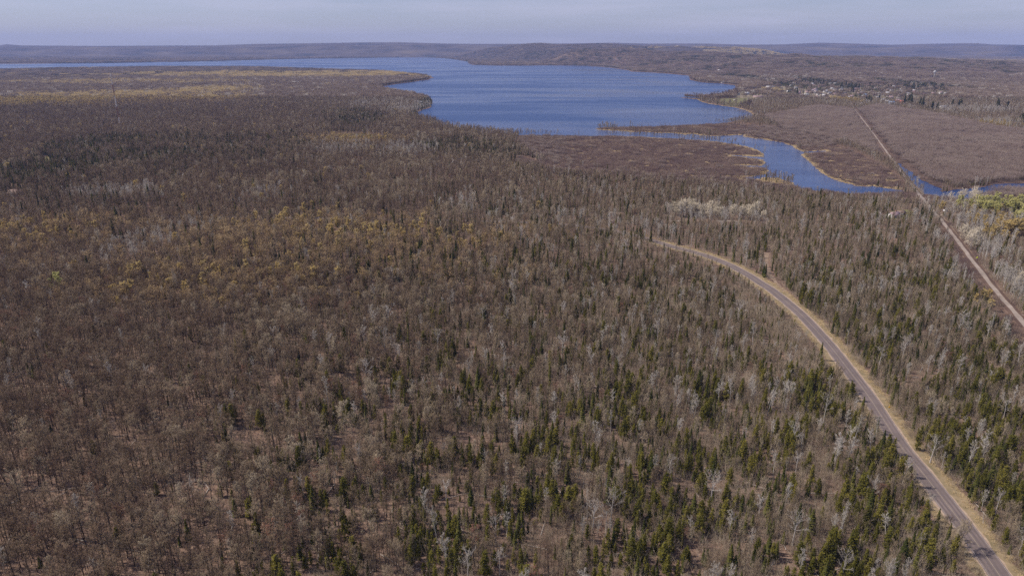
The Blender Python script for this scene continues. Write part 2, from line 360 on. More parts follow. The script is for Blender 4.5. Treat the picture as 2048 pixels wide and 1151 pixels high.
def water_material():
    m, nt, N, L, out = material('lake_water')
    geo = N.new('ShaderNodeNewGeometry')
    b = N.new('ShaderNodeBsdfPrincipled')
    b.inputs['Base Color'].default_value = (0.008, 0.042, 0.150, 1)
    b.inputs['IOR'].default_value = 1.33
    # wind lanes: long calm and ruffled streaks
    mp = N.new('ShaderNodeMapping'); mp.inputs['Scale'].default_value = (0.0010, 0.0034, 1)
    mp.inputs['Rotation'].default_value = (0, 0, 0.10)
    L.new(geo.outputs['Position'], mp.inputs['Vector'])
    n1 = noise_node(N, L, 1.0, 7, 0.58, mp.outputs['Vector'])
    n1.inputs['Distortion'].default_value = 0.9
    rr = N.new('ShaderNodeMapRange')
    rr.inputs[1].default_value = 0.40; rr.inputs[2].default_value = 0.60
    rr.inputs[3].default_value = 0.05; rr.inputs[4].default_value = 0.32
    L.new(n1.outputs['Fac'], rr.inputs[0])
    sp_ = N.new('ShaderNodeSeparateXYZ'); L.new(geo.outputs['Position'], sp_.inputs[0])
    sh_ = N.new('ShaderNodeMapRange')               # the narrow channel lies sheltered from the wind
    sh_.inputs[1].default_value = 1240; sh_.inputs[2].default_value = 1500; sh_.inputs[3].default_value = -0.09; sh_.inputs[4].default_value = 0.035
    L.new(sp_.outputs['Y'], sh_.inputs[0])
    wind = N.new('ShaderNodeMath'); wind.operation = 'ADD'
    L.new(n1.outputs['Fac'], wind.inputs[0]); L.new(sh_.outputs[0], wind.inputs[1])
    L.new(wind.outputs[0], rr.inputs[0])
    L.new(rr.outputs[0], b.inputs['Roughness'])
    # ripples
    mw = N.new('ShaderNodeMapping'); mw.inputs['Scale'].default_value = (0.35, 0.8, 1)
    L.new(geo.outputs['Position'], mw.inputs['Vector'])
    n2 = noise_node(N, L, 1.0, 4, 0.6, mw.outputs['Vector'])
    rs = N.new('ShaderNodeMapRange')
    rs.inputs[1].default_value = 0.38; rs.inputs[2].default_value = 0.60
    rs.inputs[3].default_value = 0.22; rs.inputs[4].default_value = 1.0
    L.new(wind.outputs[0], rs.inputs[0])
    bp = N.new('ShaderNodeBump'); bp.inputs['Distance'].default_value = 1.0
    L.new(rs.outputs[0], bp.inputs['Strength'])
    L.new(n2.outputs['Fac'], bp.inputs['Height']); L.new(bp.outputs[0], b.inputs['Normal'])
    L.new(b.outputs[0], out.inputs['Surface'])
    return m
M['water'] = water_material()
M['asphalt'] = plain_mat('worn_asphalt', (0.190, 0.150, 0.140), (0.128, 0.103, 0.099), 0.11, 0.9)
M['wheeltrack'] = plain_mat('polished_wheel_tracks', (0.165, 0.132, 0.124), (0.115, 0.094, 0.091), 0.07, 0.8)
M['paint'] = plain_mat('faded_yellow_paint', (0.33, 0.28, 0.20), (0.24, 0.20, 0.16), 0.9, 0.8)
M['edgepaint'] = plain_mat('faded_white_paint', (0.40, 0.36, 0.33), (0.22, 0.19, 0.18), 0.5, 0.8)
M['shoulder'] = plain_mat('sandy_gravel_shoulder', (0.40, 0.315, 0.235), (0.29, 0.21, 0.155), 0.6, 0.95)
M['verge'] = plain_mat('dry_verge_grass', (0.31, 0.235, 0.145), (0.15, 0.125, 0.07), 0.25, 0.95, bump=0.5)
M['trailm'] = plain_mat('pinkish_stamp_sand', (0.34, 0.285, 0.245), (0.22, 0.18, 0.15), 0.12, 0.95)
M['gravelm'] = plain_mat('pale_gravel', (0.42, 0.36, 0.30), (0.30, 0.25, 0.21), 0.2, 0.95)
M['dirt'] = plain_mat('bare_orange_dirt', (0.28, 0.21, 0.15), (0.19, 0.135, 0.095), 0.25, 0.95)
M['bog'] = plain_mat('boggy_marsh_soil', (0.15, 0.098, 0.072), (0.07, 0.045, 0.038), 0.06, 0.95)
M['lawn'] = plain_mat('spring_lawn', (0.16, 0.155, 0.062), (0.12, 0.105, 0.05), 0.05, 0.9)
M['towngrass'] = plain_mat('worn_village_grass', (0.27, 0.215, 0.15), (0.15, 0.13, 0.075), 0.03, 0.95)
M['meadow'] = plain_mat('pale_meadow_grass', (0.24, 0.215, 0.085), (0.15, 0.125, 0.06), 0.05, 0.95)

# ------------------------------------------------------------------ object helpers
COL = scene.collection
def tag(o, label=None, cat=None, group=None, kind=None):
    if label: o['label'] = label
    if cat: o['category'] = cat
    if group: o['group'] = group
    if kind: o['kind'] = kind
    return o

def mesh_np(name, v, f, mats, mi=None, tone=None, smooth=False):
    """Mesh from arrays; f is a list of index arrays, (n,3) or (n,4)."""
    me = bpy.data.meshes.new(name)
    f = [np.asarray(a, np.int32) for a in (f if isinstance(f, list) else [f]) if len(a)]
    idx = np.concatenate([a.ravel() for a in f])
    sizes = np.concatenate([np.full(len(a), a.shape[1], np.int32) for a in f])
    starts = np.concatenate([[0], np.cumsum(sizes)[:-1]]).astype(np.int32)
    me.vertices.add(len(v)); me.vertices.foreach_set('co', np.asarray(v, np.float32).ravel())
    me.loops.add(len(idx)); me.loops.foreach_set('vertex_index', idx)
    me.polygons.add(len(sizes))
    me.polygons.foreach_set('loop_start', starts)
    if mi is not None:
        me.polygons.foreach_set('material_index', np.asarray(mi, np.int32))
    if smooth:
        me.polygons.foreach_set('use_smooth', np.ones(len(sizes), bool))
    me.update(calc_edges=True)
    if tone is not None:
        a = me.attributes.new('tone', 'FLOAT', 'POINT')
        a.data.foreach_set('value', np.asarray(tone, np.float32))
    for m in mats:
        me.materials.append(m)
    return me

def link(name, me, parent=None):
    o = bpy.data.objects.new(name, me)
    COL.objects.link(o)
    if parent is not None:
        o.parent = parent
    return o

def empty(name, loc, rz=0.0):
    o = bpy.data.objects.new(name, None)
    o.empty_display_size = 0.5
    COL.objects.link(o)
    o.location = loc
    o.rotation_euler = (0, 0, rz)
    return o

def sheet(name, poly, z, mat, kind='structure'):
    """A flat sheet inside an outline."""
    pts = [Vector((p[0], p[1], 0)) for p in poly]
    tri = np.array(tessellate_polygon([pts]))
    v = np.column_stack([poly, np.full(len(poly), z)])
    a, b, c = v[tri[:, 0]], v[tri[:, 1]], v[tri[:, 2]]
    n = (b[:, 0] - a[:, 0]) * (c[:, 1] - a[:, 1]) - (b[:, 1] - a[:, 1]) * (c[:, 0] - a[:, 0])
    tri[n < 0] = tri[n < 0][:, ::-1]
    o = link(name, mesh_np(name, v, tri, [mat]))
    return tag(o, kind=kind)

def offsets(line, off):
    d = np.gradient(line, axis=0)
    d /= np.linalg.norm(d, axis=1)[:, None]
    n = np.column_stack([d[:, 1], -d[:, 0]])     # to the right of travel
    return line + n * np.asarray(off)[..., None]

def ribbon(name, line, o0, o1, z, mat, kind='structure', jag=0.0, z1=None):
    """A strip between two offsets from a line (positive = right of travel)."""
    n = len(line)
    j0 = rng.normal(0, jag, n) if jag else 0
    j1 = rng.normal(0, jag, n) if jag else 0
    a = offsets(line, np.full(n, o0) + j0); b = offsets(line, np.full(n, o1) + j1)
    v = np.vstack([np.column_stack([a, np.full(n, z)]), np.column_stack([b, np.full(n, z if z1 is None else z1)])])
    i = np.arange(n - 1)
    q = np.column_stack([i + n, i + n + 1, i + 1, i])
    if o1 < o0:
        q = q[:, ::-1]
    return tag(link(name, mesh_np(name, v, q, [mat])), kind=kind)

def densify(line, step):
    out = []
    for a, b in zip(line[:-1], line[1:]):
        k = max(1, int(np.hypot(*(b - a)) / step))
        for i in range(k):
            out.append(a + (b - a) * i / k)
    out.append(line[-1])
    return np.array(out)

# ------------------------------------------------------------------ ground
az = np.radians(np.concatenate([np.arange(-180, -50, 5.0), np.arange(-50, 50, 0.42), np.arange(50, 180, 5.0)]))
rr_ = [0.0, 40.0]
while rr_[-1] < 17200:
    rr_.append(rr_[-1] + max(40.0, rr_[-1] * 0.0125))
rr_ = np.array(rr_)
na, nr = len(az), len(rr_)
A, R = np.meshgrid(az, rr_)
GX, GY = R * np.sin(A), R * np.cos(A)
GZ = relief(GX, GY)
gi = np.arange(nr - 1)[:, None] * na + np.arange(na)[None, :]
gj = np.arange(nr - 1)[:, None] * na + (np.arange(na)[None, :] + 1) % na
gq = np.stack([gi, gi + na, gj + na, gj], -1).reshape(-1, 4)[:, ::-1]
ground = link('ground', mesh_np('ground', np.column_stack([GX.ravel(), GY.ravel(), GZ.ravel()]), gq, [M['ground']], smooth=True))
tag(ground, kind='structure')

def roughen(poly, px_step, amp):
    """Break straight shore pieces into an uneven line; the wobble grows with distance."""
    out = []
    n = len(poly)
    for i in range(n):
        a, b = poly[i], poly[(i + 1) % n]
        d = 0.5 * (a[1] + b[1])
        step = max(3.0, d * px_step)
        k = int(min(14, max(1, np.hypot(*(b - a)) / step)))
        nx, ny = (b - a)[1], -(b - a)[0]
        l = np.hypot(nx, ny) + 1e-9
        for j in range(k):
            p = a + (b - a) * j / k
            if j:
                p = p + np.array([nx, ny]) / l * rng.normal(0, amp * min(step, l / k) * 0.35)
            out.append(p)
    return np.array(out)

LAKE_R = roughen(LAKE, 0.004, 0.55)
DITCH_R = roughen(DITCH, 0.006, 0.7)
sheet('bog', MARSH1, 0.012, M['bog']); sheet('bog', MARSH2, 0.012, M['bog'])
sheet('bog', SPIT, 0.016, M['bog']); sheet('bog', SEDGE, 0.008, M['bog']); sheet('bog', SEDGE2, 0.008, M['bog'])
sheet('bog', FRINGE, 0.004, M['bog'])
sheet('lawn', LAWN, 0.024, M['lawn']); sheet('lawn', YARD, 0.012, M['lawn'])
sheet('village_ground', VILLAGE, 0.016, M['towngrass'])
sheet('meadow', OPEN2, 0.012, M['meadow']); sheet('meadow', CLEAR, 0.012, M['meadow'])
sheet('dirt_patch', at_xy([(98, 331), (113, 330.5), (114, 334), (104, 336)]), 0.03, M['dirt'])
sheet('dirt_patch', MASTP, 0.012, M['gravelm'])
sheet('lake', LAKE_R, 0.05, M['water'])
sheet('river', DITCH_R, 0.055, M['water'])

# straw-coloured sedge shores along the channel
def shore_line(p0, p1):
    i = min(range(len(LAKE_PX)), key=lambda k: (LAKE_PX[k][0] - p0[0]) ** 2 + (LAKE_PX[k][1] - p0[1]) ** 2 * 9)
    j = min(range(len(LAKE_PX)), key=lambda k: (LAKE_PX[k][0] - p1[0]) ** 2 + (LAKE_PX[k][1] - p1[1]) ** 2 * 9)
    return LAKE[i:j + 1]
STRAW_LINES = [shore_line((1193, 257), (1536, 280)), shore_line((1536, 280), (1651, 301)), shore_line((1651, 301), (1790, 378)), shore_line((1585, 371), (1485, 354)), shore_line((1485, 354), (1231, 272)), shore_line((1376, 197), (1509, 231))]
STRAW_W = [12, 9, 14, 15, 16, 5]
straw_pts = []
for ln, w in zip(STRAW_LINES, STRAW_W):
    ln2 = densify(ln, 7.0)
    wv = w * np.clip(0.62 + 0.6 * wob(ln2[:, 0], ln2[:, 1], 90, 3), 0.12, 1.5)
    for p, ww in zip(ln2, wv):
        k = int(11 * ww / 6) + 1
        straw_pts.append(p + rng.normal(0, 1, (k, 2)) * ww * 0.5)
STRAW = np.vstack(straw_pts)
for poly in (MARSH1, MARSH2, SPIT):
    lo, hi = poly.min(0), poly.max(0)
    c = rng.uniform(lo, hi, (5000, 2))
    keep = inside(poly, c[:, 0], c[:, 1]) & (wob(c[:, 0], c[:, 1], 34, 4) + .5 * wob(c[:, 0], c[:, 1], 13, 1) > 0.98)
    STRAW = np.vstack([STRAW, c[keep]])
c = rng.uniform(0, 1, (900, 2)); isl = at_xy([(1490, 358), (1527, 354.8), (1556, 356.2), (1586, 368), (1584, 373), (1545, 367), (1500, 363)])
c = isl.min(0) + c * (isl.max(0) - isl.min(0))
STRAW = np.vstack([STRAW, c[inside(isl, c[:, 0], c[:, 1])]])
STRAW = STRAW[~inside(LAKE_R, STRAW[:, 0], STRAW[:, 1])]

# ------------------------------------------------------------------ road, trail, tracks
road_d = densify(ROAD, 6.0)
road_n = road_d[road_d[:, 1] < 540]
ribbon('road_verge', densify(road_n, 2.5), -7.6, 8.4, 0.03, M['verge'], jag=0.75)
ribbon('road_shoulder', densify(road_n, 3), -4.1, 4.2, 0.06, M['shoulder'], jag=0.28)
ribbon('road', road_d, -3.45, 3.45, 0.12, M['asphalt'])
for o_ in (-2.35, -.95, .95, 2.35):
    ribbon('wheel_track', road_d, o_ - .28, o_ + .28, 0.124, M['wheeltrack'], jag=.05)
ribbon('road_marking', road_d, -0.09, 0.09, 0.128, M['paint'])
ribbon('road_marking', road_d, -3.2, -3.06, 0.128, M['edgepaint'])
ribbon('road_marking', road_d, 3.06, 3.2, 0.128, M['edgepaint'])
trail_d = densify(TRAIL, 9.0)
ribbon('trail_bank', trail_d, -3.9, 3.9, 0.02, M['dirt'], jag=0.5)
ribbon('trail', trail_d[trail_d[:, 1] < 1010], -1.5, 1.5, 0.35, M['trailm'], jag=0.25)
ribbon('trail', trail_d[trail_d[:, 1] > 1000], -1.1, 1.1, 0.345, M['trailm'], jag=0.3)
ribbon('trail_bank', trail_d, 1.45, 3.7, 0.34, M['bog'], z1=0.025)
ribbon('trail_bank', trail_d, -1.45, -3.7, 0.34, M['bog'], z1=0.025)
gr_d = densify(GRAVEL, 3)
gpx = pixel_of(gr_d[:, 0], gr_d[:, 1])[0]
for a_, b_ in ((1335, 1372), (1432, 1475), (1866, 1975)):
    seg_ = gr_d[(gpx > a_) & (gpx < b_)]
    if len(seg_) > 2:
        ribbon('gravel_road', seg_, -1.9, 1.9, 0.07, M['gravelm'], jag=0.3)
ribbon('dirt_track', densify(TRACK, 6), -1.6, 1.6, 0.045, M['dirt'], jag=0.3)

# ------------------------------------------------------------------ plant meshes
class Bag:
    """Collects pieces of one plant; each piece gets a material slot and a tone."""
    def __init__(s):
        s.v, s.t, s.f3, s.m3, s.n = [], [], [], [], 0
    def add(s, v, f, mat, tone=0.0):
        v = np.asarray(v, float).reshape(-1, 3)
        s.v.append(v)
        s.t.append(np.broadcast_to(np.asarray(tone, float), (len(v),)))
        s.f3.append(np.asarray(f) + s.n); s.m3.append(np.full(len(f), mat))
        s.n += len(v)
    def tubes(s, P0, P1, r0, r1, n, mat, tone=0.0):
        P0 = np.atleast_2d(P0); P1 = np.atleast_2d(P1); k = len(P0)
        d = P1 - P0
        d = d / (np.linalg.norm(d, axis=1)[:, None] + 1e-9)
        ref = np.where(np.abs(d[:, 2:3]) > 0.9, [[1.0, 0, 0]], [[0, 0, 1.0]])
        a = np.cross(d, ref); a /= np.linalg.norm(a, axis=1)[:, None]
        b = np.cross(d, a)
        ang = np.arange(n) * 2 * math.pi / n
        ring = a[:, None, :] * np.cos(ang)[None, :, None] + b[:, None, :] * np.sin(ang)[None, :, None]
        r0 = np.broadcast_to(r0, (k,)); r1 = np.broadcast_to(r1, (k,))
        v = np.concatenate([P0[:, None] + ring * r0[:, None, None], P1[:, None] + ring * r1[:, None, None]], 1)
        i = np.arange(n); j = (i + 1) % n
        f = np.concatenate([np.column_stack([i, j, j + n]), np.column_stack([i, j + n, i + n])])
        f = (f[None] + (np.arange(k) * 2 * n)[:, None, None]).reshape(-1, 3)
        s.add(v, f, mat, np.repeat(np.broadcast_to(tone, (k,)), 2 * n))
    def spikes(s, P0, P1, w, mat, tone=0.0):
        """Thin three-sided twigs."""
        P0 = np.atleast_2d(P0); P1 = np.atleast_2d(P1); k = len(P0)
        d = P1 - P0
        d = d / (np.linalg.norm(d, axis=1)[:, None] + 1e-9)
        ref = np.where(np.abs(d[:, 2:3]) > 0.9, [[1.0, 0, 0]], [[0, 0, 1.0]])
        a = np.cross(d, ref); a /= np.linalg.norm(a, axis=1)[:, None]
        b = np.cross(d, a)
        w = np.broadcast_to(w, (k,))[:, None]
        v = np.stack([P0 + a * w, P0 - a * w * 0.5 + b * w * 0.87, P0 - a * w * 0.5 - b * w * 0.87, P1], 1)
        f = np.array([[0, 1, 3], [1, 2, 3], [2, 0, 3]])
        f = (f[None] + (np.arange(k) * 4)[:, None, None]).reshape(-1, 3)
        s.add(v, f, mat, np.repeat(np.broadcast_to(tone, (k,)), 4))
    def blades(s, P0, P1, w, mat, tone=0.0, r=None):
        """Single triangles standing for one bunch of twigs seen from far."""
        r = r or rng
        P0 = np.atleast_2d(P0); P1 = np.atleast_2d(P1); k = len(P0)
        a = r.normal(size=(k, 3)); d = P1 - P0
        a = np.cross(d, a); a /= np.linalg.norm(a, axis=1)[:, None] + 1e-9
        w = np.broadcast_to(w, (k,))[:, None]
        v = np.stack([P0 - a * w, P0 + a * w, P1], 1)
        f = np.arange(3 * k).reshape(-1, 3)
        s.add(v, f, mat, np.repeat(np.broadcast_to(tone, (k,)), 3))
    def leaves(s, C, size, mat, tone=0.0, r=None, up=0.0):
        """Small four-cornered leaf sprays with random facing, built as two triangles."""
        r = r or rng
        C = np.atleast_2d(C); k = len(C)
        n = r.normal(size=(k, 3)); n[:, 2] = np.abs(n[:, 2]) + up
        n /= np.linalg.norm(n, axis=1)[:, None]
        a = np.cross(n, r.normal(size=(k, 3))); a /= np.linalg.norm(a, axis=1)[:, None] + 1e-9
        b = np.cross(n, a)
        size = np.broadcast_to(size, (k,))[:, None]
        v = np.stack([C - a * size, C - b * size * 0.6, C + a * size, C + b * size * 0.6], 1)
        f = np.array([[0, 1, 2], [0, 2, 3]])
        f = (f[None] + (np.arange(k) * 4)[:, None, None]).reshape(-1, 3)
        s.add(v, f, mat, np.repeat(np.broadcast_to(tone, (k,)), 4))
    def mesh(s, name, mats):
        return mesh_np(name, np.vstack(s.v), np.vstack(s.f3), mats, np.concatenate(s.m3), np.concatenate(s.t))

def unit(v):
    return v / (np.linalg.norm(v, axis=-1, keepdims=True) + 1e-9)

def broadleaf(seed, H, spread, low, nl, ns, nt, tw, steep, thick=1.0, buds=0, budsize=0.09):
    """A leafless tree: trunk, limbs, branches and twigs. Returns (trunk bag, crown bag)."""
    r = np.random.default_rng(seed)
    T, C = Bag(), Bag()
    nseg = 6
    k = np.linspace(0, 1, nseg + 1)
    lean = r.normal(0, 0.03, 2)
    path = np.column_stack([lean[0] * H * k + np.cumsum(r.normal(0, .05, nseg + 1)) * H / 12, lean[1] * H * k + np.cumsum(r.normal(0, .05, nseg + 1)) * H / 12, k * H * 0.86])
    path[0, :2] = 0
    R0 = 0.0125 * H * thick
    rad = R0 * (1 - 0.8 * k); rad[0] *= 1.35
    T.tubes(path[:-1], path[1:], rad[:-1], rad[1:], 6, 0, 0.0)
    t = low + (1 - low) * (np.arange(nl) + r.uniform(0.1, 0.9, nl)) / nl
    az_ = np.arange(nl) * 2.4 + r.normal(0, .5, nl)
    base = np.column_stack([np.interp(t, k, path[:, i]) for i in range(3)])
    prof = np.sin(np.clip((t - low) / (1 - low), 0, 1) * 2.3 + 0.55)
    ln = spread * (0.35 + 0.75 * prof) * r.uniform(.75, 1.2, nl)
    el = steep + r.normal(0, .15, nl) + 0.5 * (t - low)
    d = np.column_stack([np.cos(az_) * np.cos(el), np.sin(az_) * np.cos(el), np.sin(el)])
    lr = np.maximum(R0 * 0.42 * (1 - 0.55 * t), .025 * thick)
    P = [base]
    for s_ in range(3):
        d = unit(d + r.normal(0, .16, d.shape) + [0, 0, .10])
        P.append(P[-1] + d * ln[:, None] / 3)
    for s_ in range(3):
        C.tubes(P[s_], P[s_ + 1], lr * (1 - .3 * s_), lr * (.7 - .3 * s_) + .006, 4 if s_ == 0 else 3, 0, 0.0)
    P = np.stack(P, 1)                                   # nl,4,3
    li = np.repeat(np.arange(nl), ns)
    u = r.uniform(.25, 1, len(li)) * 3
    i0 = np.clip(u.astype(int), 0, 2); fr = (u - i0)[:, None]
    b0 = P[li, i0] * (1 - fr) + P[li, i0 + 1] * fr
    ld = unit(P[li, 3] - P[li, 0])
    d2 = unit(ld * .8 + r.normal(0, .6, b0.shape) + [0, 0, .28])
    l2 = ln[li] * r.uniform(.25, .55, len(li)) * (1.15 - u / 5)
    b1 = b0 + d2 * l2[:, None] * .5
    d3 = unit(d2 + r.normal(0, .3, d2.shape) + [0, 0, .15])
    b2 = b1 + d3 * l2[:, None] * .5
    br = np.maximum(.026, lr[li] * .42)
    C.tubes(b0, b1, br, br * .7, 3, 0, 0.0); C.tubes(b1, b2, br * .7, br * .35, 3, 1, 0.0)
    si = np.repeat(np.arange(len(li)), nt)
    u = r.uniform(.1, 1, len(si))[:, None]
    q = np.where(u < .5, b0[si] * (1 - 2 * u) + b1[si] * 2 * u, b1[si] * (2 - 2 * u) + b2[si] * (2 * u - 1))
    d4 = unit(d3[si] * .6 + r.normal(0, .65, q.shape) + [0, 0, .3])
    e = q + d4 * (l2[si] * r.uniform(.35, .85, len(si)))[:, None]
    C.spikes(q, e, tw * r.uniform(.7, 1.3, len(si)), 1, 0.0)
    if buds:
        pick = r.integers(0, len(e), buds)
        c = q[pick] + (e[pick] - q[pick]) * r.uniform(.3, 1.1, (buds, 1)) + r.normal(0, .12, (buds, 3))
        C.leaves(c, budsize * r.uniform(.6, 1.4, buds), 2, r.uniform(-.12, .12, buds), r, up=.3)
    return T, C

def spruce(seed, H, W, rows):
    r = np.random.default_rng(seed)
    T, C = Bag(), Bag()
    T.tubes([[0, 0, 0]], [[0, 0, H * .97]], .013 * H, .01, 6, 0)
    for i in range(rows):
        t = .08 + .92 * (i / rows) ** .92
        z = H * t
        w = W * (1 - t) ** .85 * r.uniform(.75, 1.2) + .10
        nb = int(r.integers(6, 9)) if t < .85 else 5
        a = np.arange(nb) * 2 * math.pi / nb + r.uniform(0, 6)
        wl_ = w * r.uniform(.55, 1.25, nb)
        dr = .28 + .25 * (1 - t)
        p0 = np.column_stack([np.zeros(nb), np.zeros(nb), np.full(nb, z) + r.normal(0, .08, nb)])
        tip = np.column_stack([np.cos(a) * wl_, np.sin(a) * wl_, p0[:, 2] - wl_ * dr])
        side = np.column_stack([-np.sin(a), np.cos(a), np.zeros(nb)])
        hw = (wl_ * .34 + .08)[:, None]
        mid = p0 * .45 + tip * .55
        drop = np.array([[0, 0, -1.0]]) * (.12 + .16 * wl_[:, None])
        L_, R_ = mid + side * hw + drop, mid - side * hw + drop
        v = np.stack([p0, L_, tip, R_, mid + [0, 0, .05]], 1)
        f = np.array([[0, 1, 4], [1, 2, 4], [2, 3, 4], [3, 0, 4]])
        f = (f[None] + (np.arange(nb) * 5)[:, None, None]).reshape(-1, 3)
        C.add(v, f, 0, np.repeat(r.uniform(-.15, .15, nb), 5))
        kk = nb * 3
        bi = np.repeat(np.arange(nb), 3)
        fr = r.uniform(.35, .95, kk)[:, None]
        q = p0[bi] * (1 - fr) + tip[bi] * fr
        e = q + side[bi] * r.choice([-1, 1], kk)[:, None] * (.2 + .22 * wl_[bi])[:, None] + np.column_stack([np.cos(a[bi]) * .15, np.sin(a[bi]) * .15, r.uniform(-.32, .05, kk)])
        C.blades(q, e, .09, 0, r.uniform(-.15, .15, kk), r)
    C.spikes([[0, 0, H * .93]], [[0, 0, H * 1.03]], .05, 0)
    return T, C

def cedar(seed, H, W, n, size, base=.06, power=.75):
    """Olive evergreen: uneven column of flat sprays carried on boughs."""
    r = np.random.default_rng(seed)
    T, C = Bag(), Bag()
    T.tubes([[0, 0, 0]], [[0, 0, H * .9]], .016 * H, .02, 6, 0)
    nb = 34
    t = base + (1 - base) * (np.arange(nb) + r.uniform(0, 1, nb)) / nb
    a = np.arange(nb) * 2.4 + r.normal(0, .5, nb)
    w = W * np.clip(1 - t, .02, 1) ** power * r.uniform(.55, 1.25, nb) * np.clip(t / .22, .55, 1)
    p0 = np.column_stack([np.zeros(nb), np.zeros(nb), t * H * .97])
    p1 = p0 + np.column_stack([np.cos(a) * w, np.sin(a) * w, w * r.uniform(-.1, .45, nb)])
    C.tubes(p0, p1, .035, .012, 3, 1)
    k = r.choice(nb, n, p=(w + .15) / (w + .15).sum())
    fr = np.sqrt(r.uniform(0.04, 1, n))[:, None]
    c = p0[k] * (1 - fr) + p1[k] * fr + r.normal(0, 1, (n, 3)) * (np.array([.20, .20, .26]) * (W / 1.5))
    C.leaves(c, size * r.uniform(.55, 1.35, n), 0, (r.uniform(-.1, .1, nb)[k] + r.uniform(-.05, .05, n)), r, up=.15)
    C.spikes([[0, 0, H * .9]], [[0, 0, H * 1.02]], .09, 0)
    return T, C

def brush(seed, n, h, rad, w, mat=0):
    r = np.random.default_rng(seed)
    B = Bag()
    a = r.uniform(0, 6.28, n); q = np.column_stack([np.cos(a), np.sin(a), np.zeros(n)]) * (rad * np.sqrt(r.uniform(0, 1, n)))[:, None]
    d = unit(np.column_stack([r.normal(0, .35, n), r.normal(0, .35, n), np.ones(n)]))
    L_ = h * r.uniform(.5, 1.15, n)
    e = q + d * L_[:, None]
    B.spikes(q, e, w, mat, r.uniform(-.15, .15, n))
    k = np.repeat(np.arange(n), 3)
    f = r.uniform(.35, .95, len(k))[:, None]
    s0 = q[k] * (1 - f) + e[k] * f
    s1 = s0 + unit(d[k] + r.normal(0, .6, s0.shape)) * (L_[k] * r.uniform(.2, .45, len(k)))[:, None]
    B.spikes(s0, s1, w * .7, mat, 0.0)
    return B

# far stands: several simple trees in one small plot
def plot(seed, side, spacing, H, W, ntw, tw, mats, bud=0, cone=False, leafsize=.5):
    r = np.random.default_rng(seed)
    B = Bag()
    k = int(side / spacing)
    for i in range(k):
        for j in range(k):
            x = (i + r.uniform(.05, .95)) * spacing - side / 2; y = (j + r.uniform(.05, .95)) * spacing - side / 2
            h = H * r.uniform(.75, 1.2); w = W * r.uniform(.75, 1.2)
            tone = r.uniform(-.2, .2)
            B.blades([[x, y, 0]], [[x, y, h * .9]], .012 * h, 1, tone, r)
            if cone:
                n = ntw
                t = r.uniform(.05, .95, n)
                a = r.uniform(0, 6.28, n)
                rw = w * (1 - t) * r.uniform(.7, 1.15, n) + .1
                q = np.column_stack([np.full(n, x), np.full(n, y), h * t + h * .07])
                e = np.column_stack([x + np.cos(a) * rw, y + np.sin(a) * rw, h * t - .15 * rw])
                B.blades(q, e, tw * (1.3 - t), 0, tone, r)
                B.blades([[x, y, h * .75]] * 2, [[x, y, h * 1.04]] * 2, .25, 0, tone, r)
                continue
            n = ntw
            c = np.array([x, y, h * .66])
            p = r.normal(size=(n, 3)); p = unit(p) * (r.uniform(0, 1, (n, 1)) ** .5) * [w, w, h * .34]
            q = c + p * .72
            e = c + p * 1.05 + np.column_stack([np.zeros(n), np.zeros(n), np.full(n, .07 * h)]) + r.normal(0, .3, (n, 3))
            e = q + unit(e - q) * (.16 * h * r.uniform(.7, 1.4, (n, 1)))
            B.spikes(q, e, tw * .8 * r.uniform(.6, 1.4, n), 0, tone)
            if bud:
                m_ = bud
                p = unit(r.normal(size=(m_, 3))) * (r.uniform(.2, 1, (m_, 1)) ** .4) * [w, w, h * .32]
                B.leaves(c + p + [0, 0, .05 * h], leafsize * r.uniform(.5, 1.3, m_), 2, tone, r, up=.3)
    return B

def forms(kind, specs, mats_t, mats_c):
    """Builds the variants of one kind: separate trunk and crown meshes for single trees, one joined mesh for the woods."""
    col = bpy.data.collections.new(kind + '_forms')
    res = []
    for i, (T, C) in enumerate(specs):
        mt = T.mesh(kind + '_trunk', mats_t) if T else None
        mc = C.mesh(kind + '_crown', mats_c)
        J = Bag()
        if T:
            off = len(mats_c)
            for v, t, f, m in zip(T.v, T.t, T.f3, T.m3):
                J.v.append(v); J.t.append(t); J.f3.append(f); J.m3.append(m + off)
            J.n = T.n
            for v, t, f, m in zip(C.v, C.t, C.f3, C.m3):
                J.v.append(v); J.t.append(t); J.f3.append(f + T.n); J.m3.append(m)
            me = J.mesh(kind, mats_c + mats_t)
        else:
            me = mc
        o = bpy.data.objects.new('%s_form_%02d' % (kind, i), me)
        col.objects.link(o)
        res.append((mt, mc))
    return col, res

def add_plots(col, kind, plots, mats):
    n0 = len(col.objects)
    for i, B in enumerate(plots):
        o = bpy.data.objects.new('%s_form_%02d' % (kind, n0 + i), B.mesh(kind + '_plot', mats))
        col.objects.link(o)
    return list(range(n0, n0 + len(plots)))

FORM = {}
FAR_IDX = {}
bl = [M['bark'], M['twig']]
c_, f_ = forms('leafless_tree', [
    broadleaf(1, 12.0, 3.7, .26, 17, 8, 10, .029, .58), broadleaf(2, 13.0, 3.2, .32, 16, 8, 10, .029, .70),
    broadleaf(3, 10.5, 3.5, .22, 17, 8, 10, .029, .55), broadleaf(4, 11.5, 2.6, .34, 16, 8, 10, .028, .80),
    broadleaf(5, 13.5, 4.0, .34, 18, 8, 10, .030, .62), broadleaf(6, 9.0, 2.4, .22, 15, 8, 9, .026, .75)], [M['bark']], bl)
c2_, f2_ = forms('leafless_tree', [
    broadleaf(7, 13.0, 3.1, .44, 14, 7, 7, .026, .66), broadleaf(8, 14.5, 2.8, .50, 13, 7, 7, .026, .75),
    broadleaf(9, 11.0, 3.0, .36, 14, 7, 7, .026, .60)], [M['maplebark']], [M['maplebark'], M['mapletwig']])
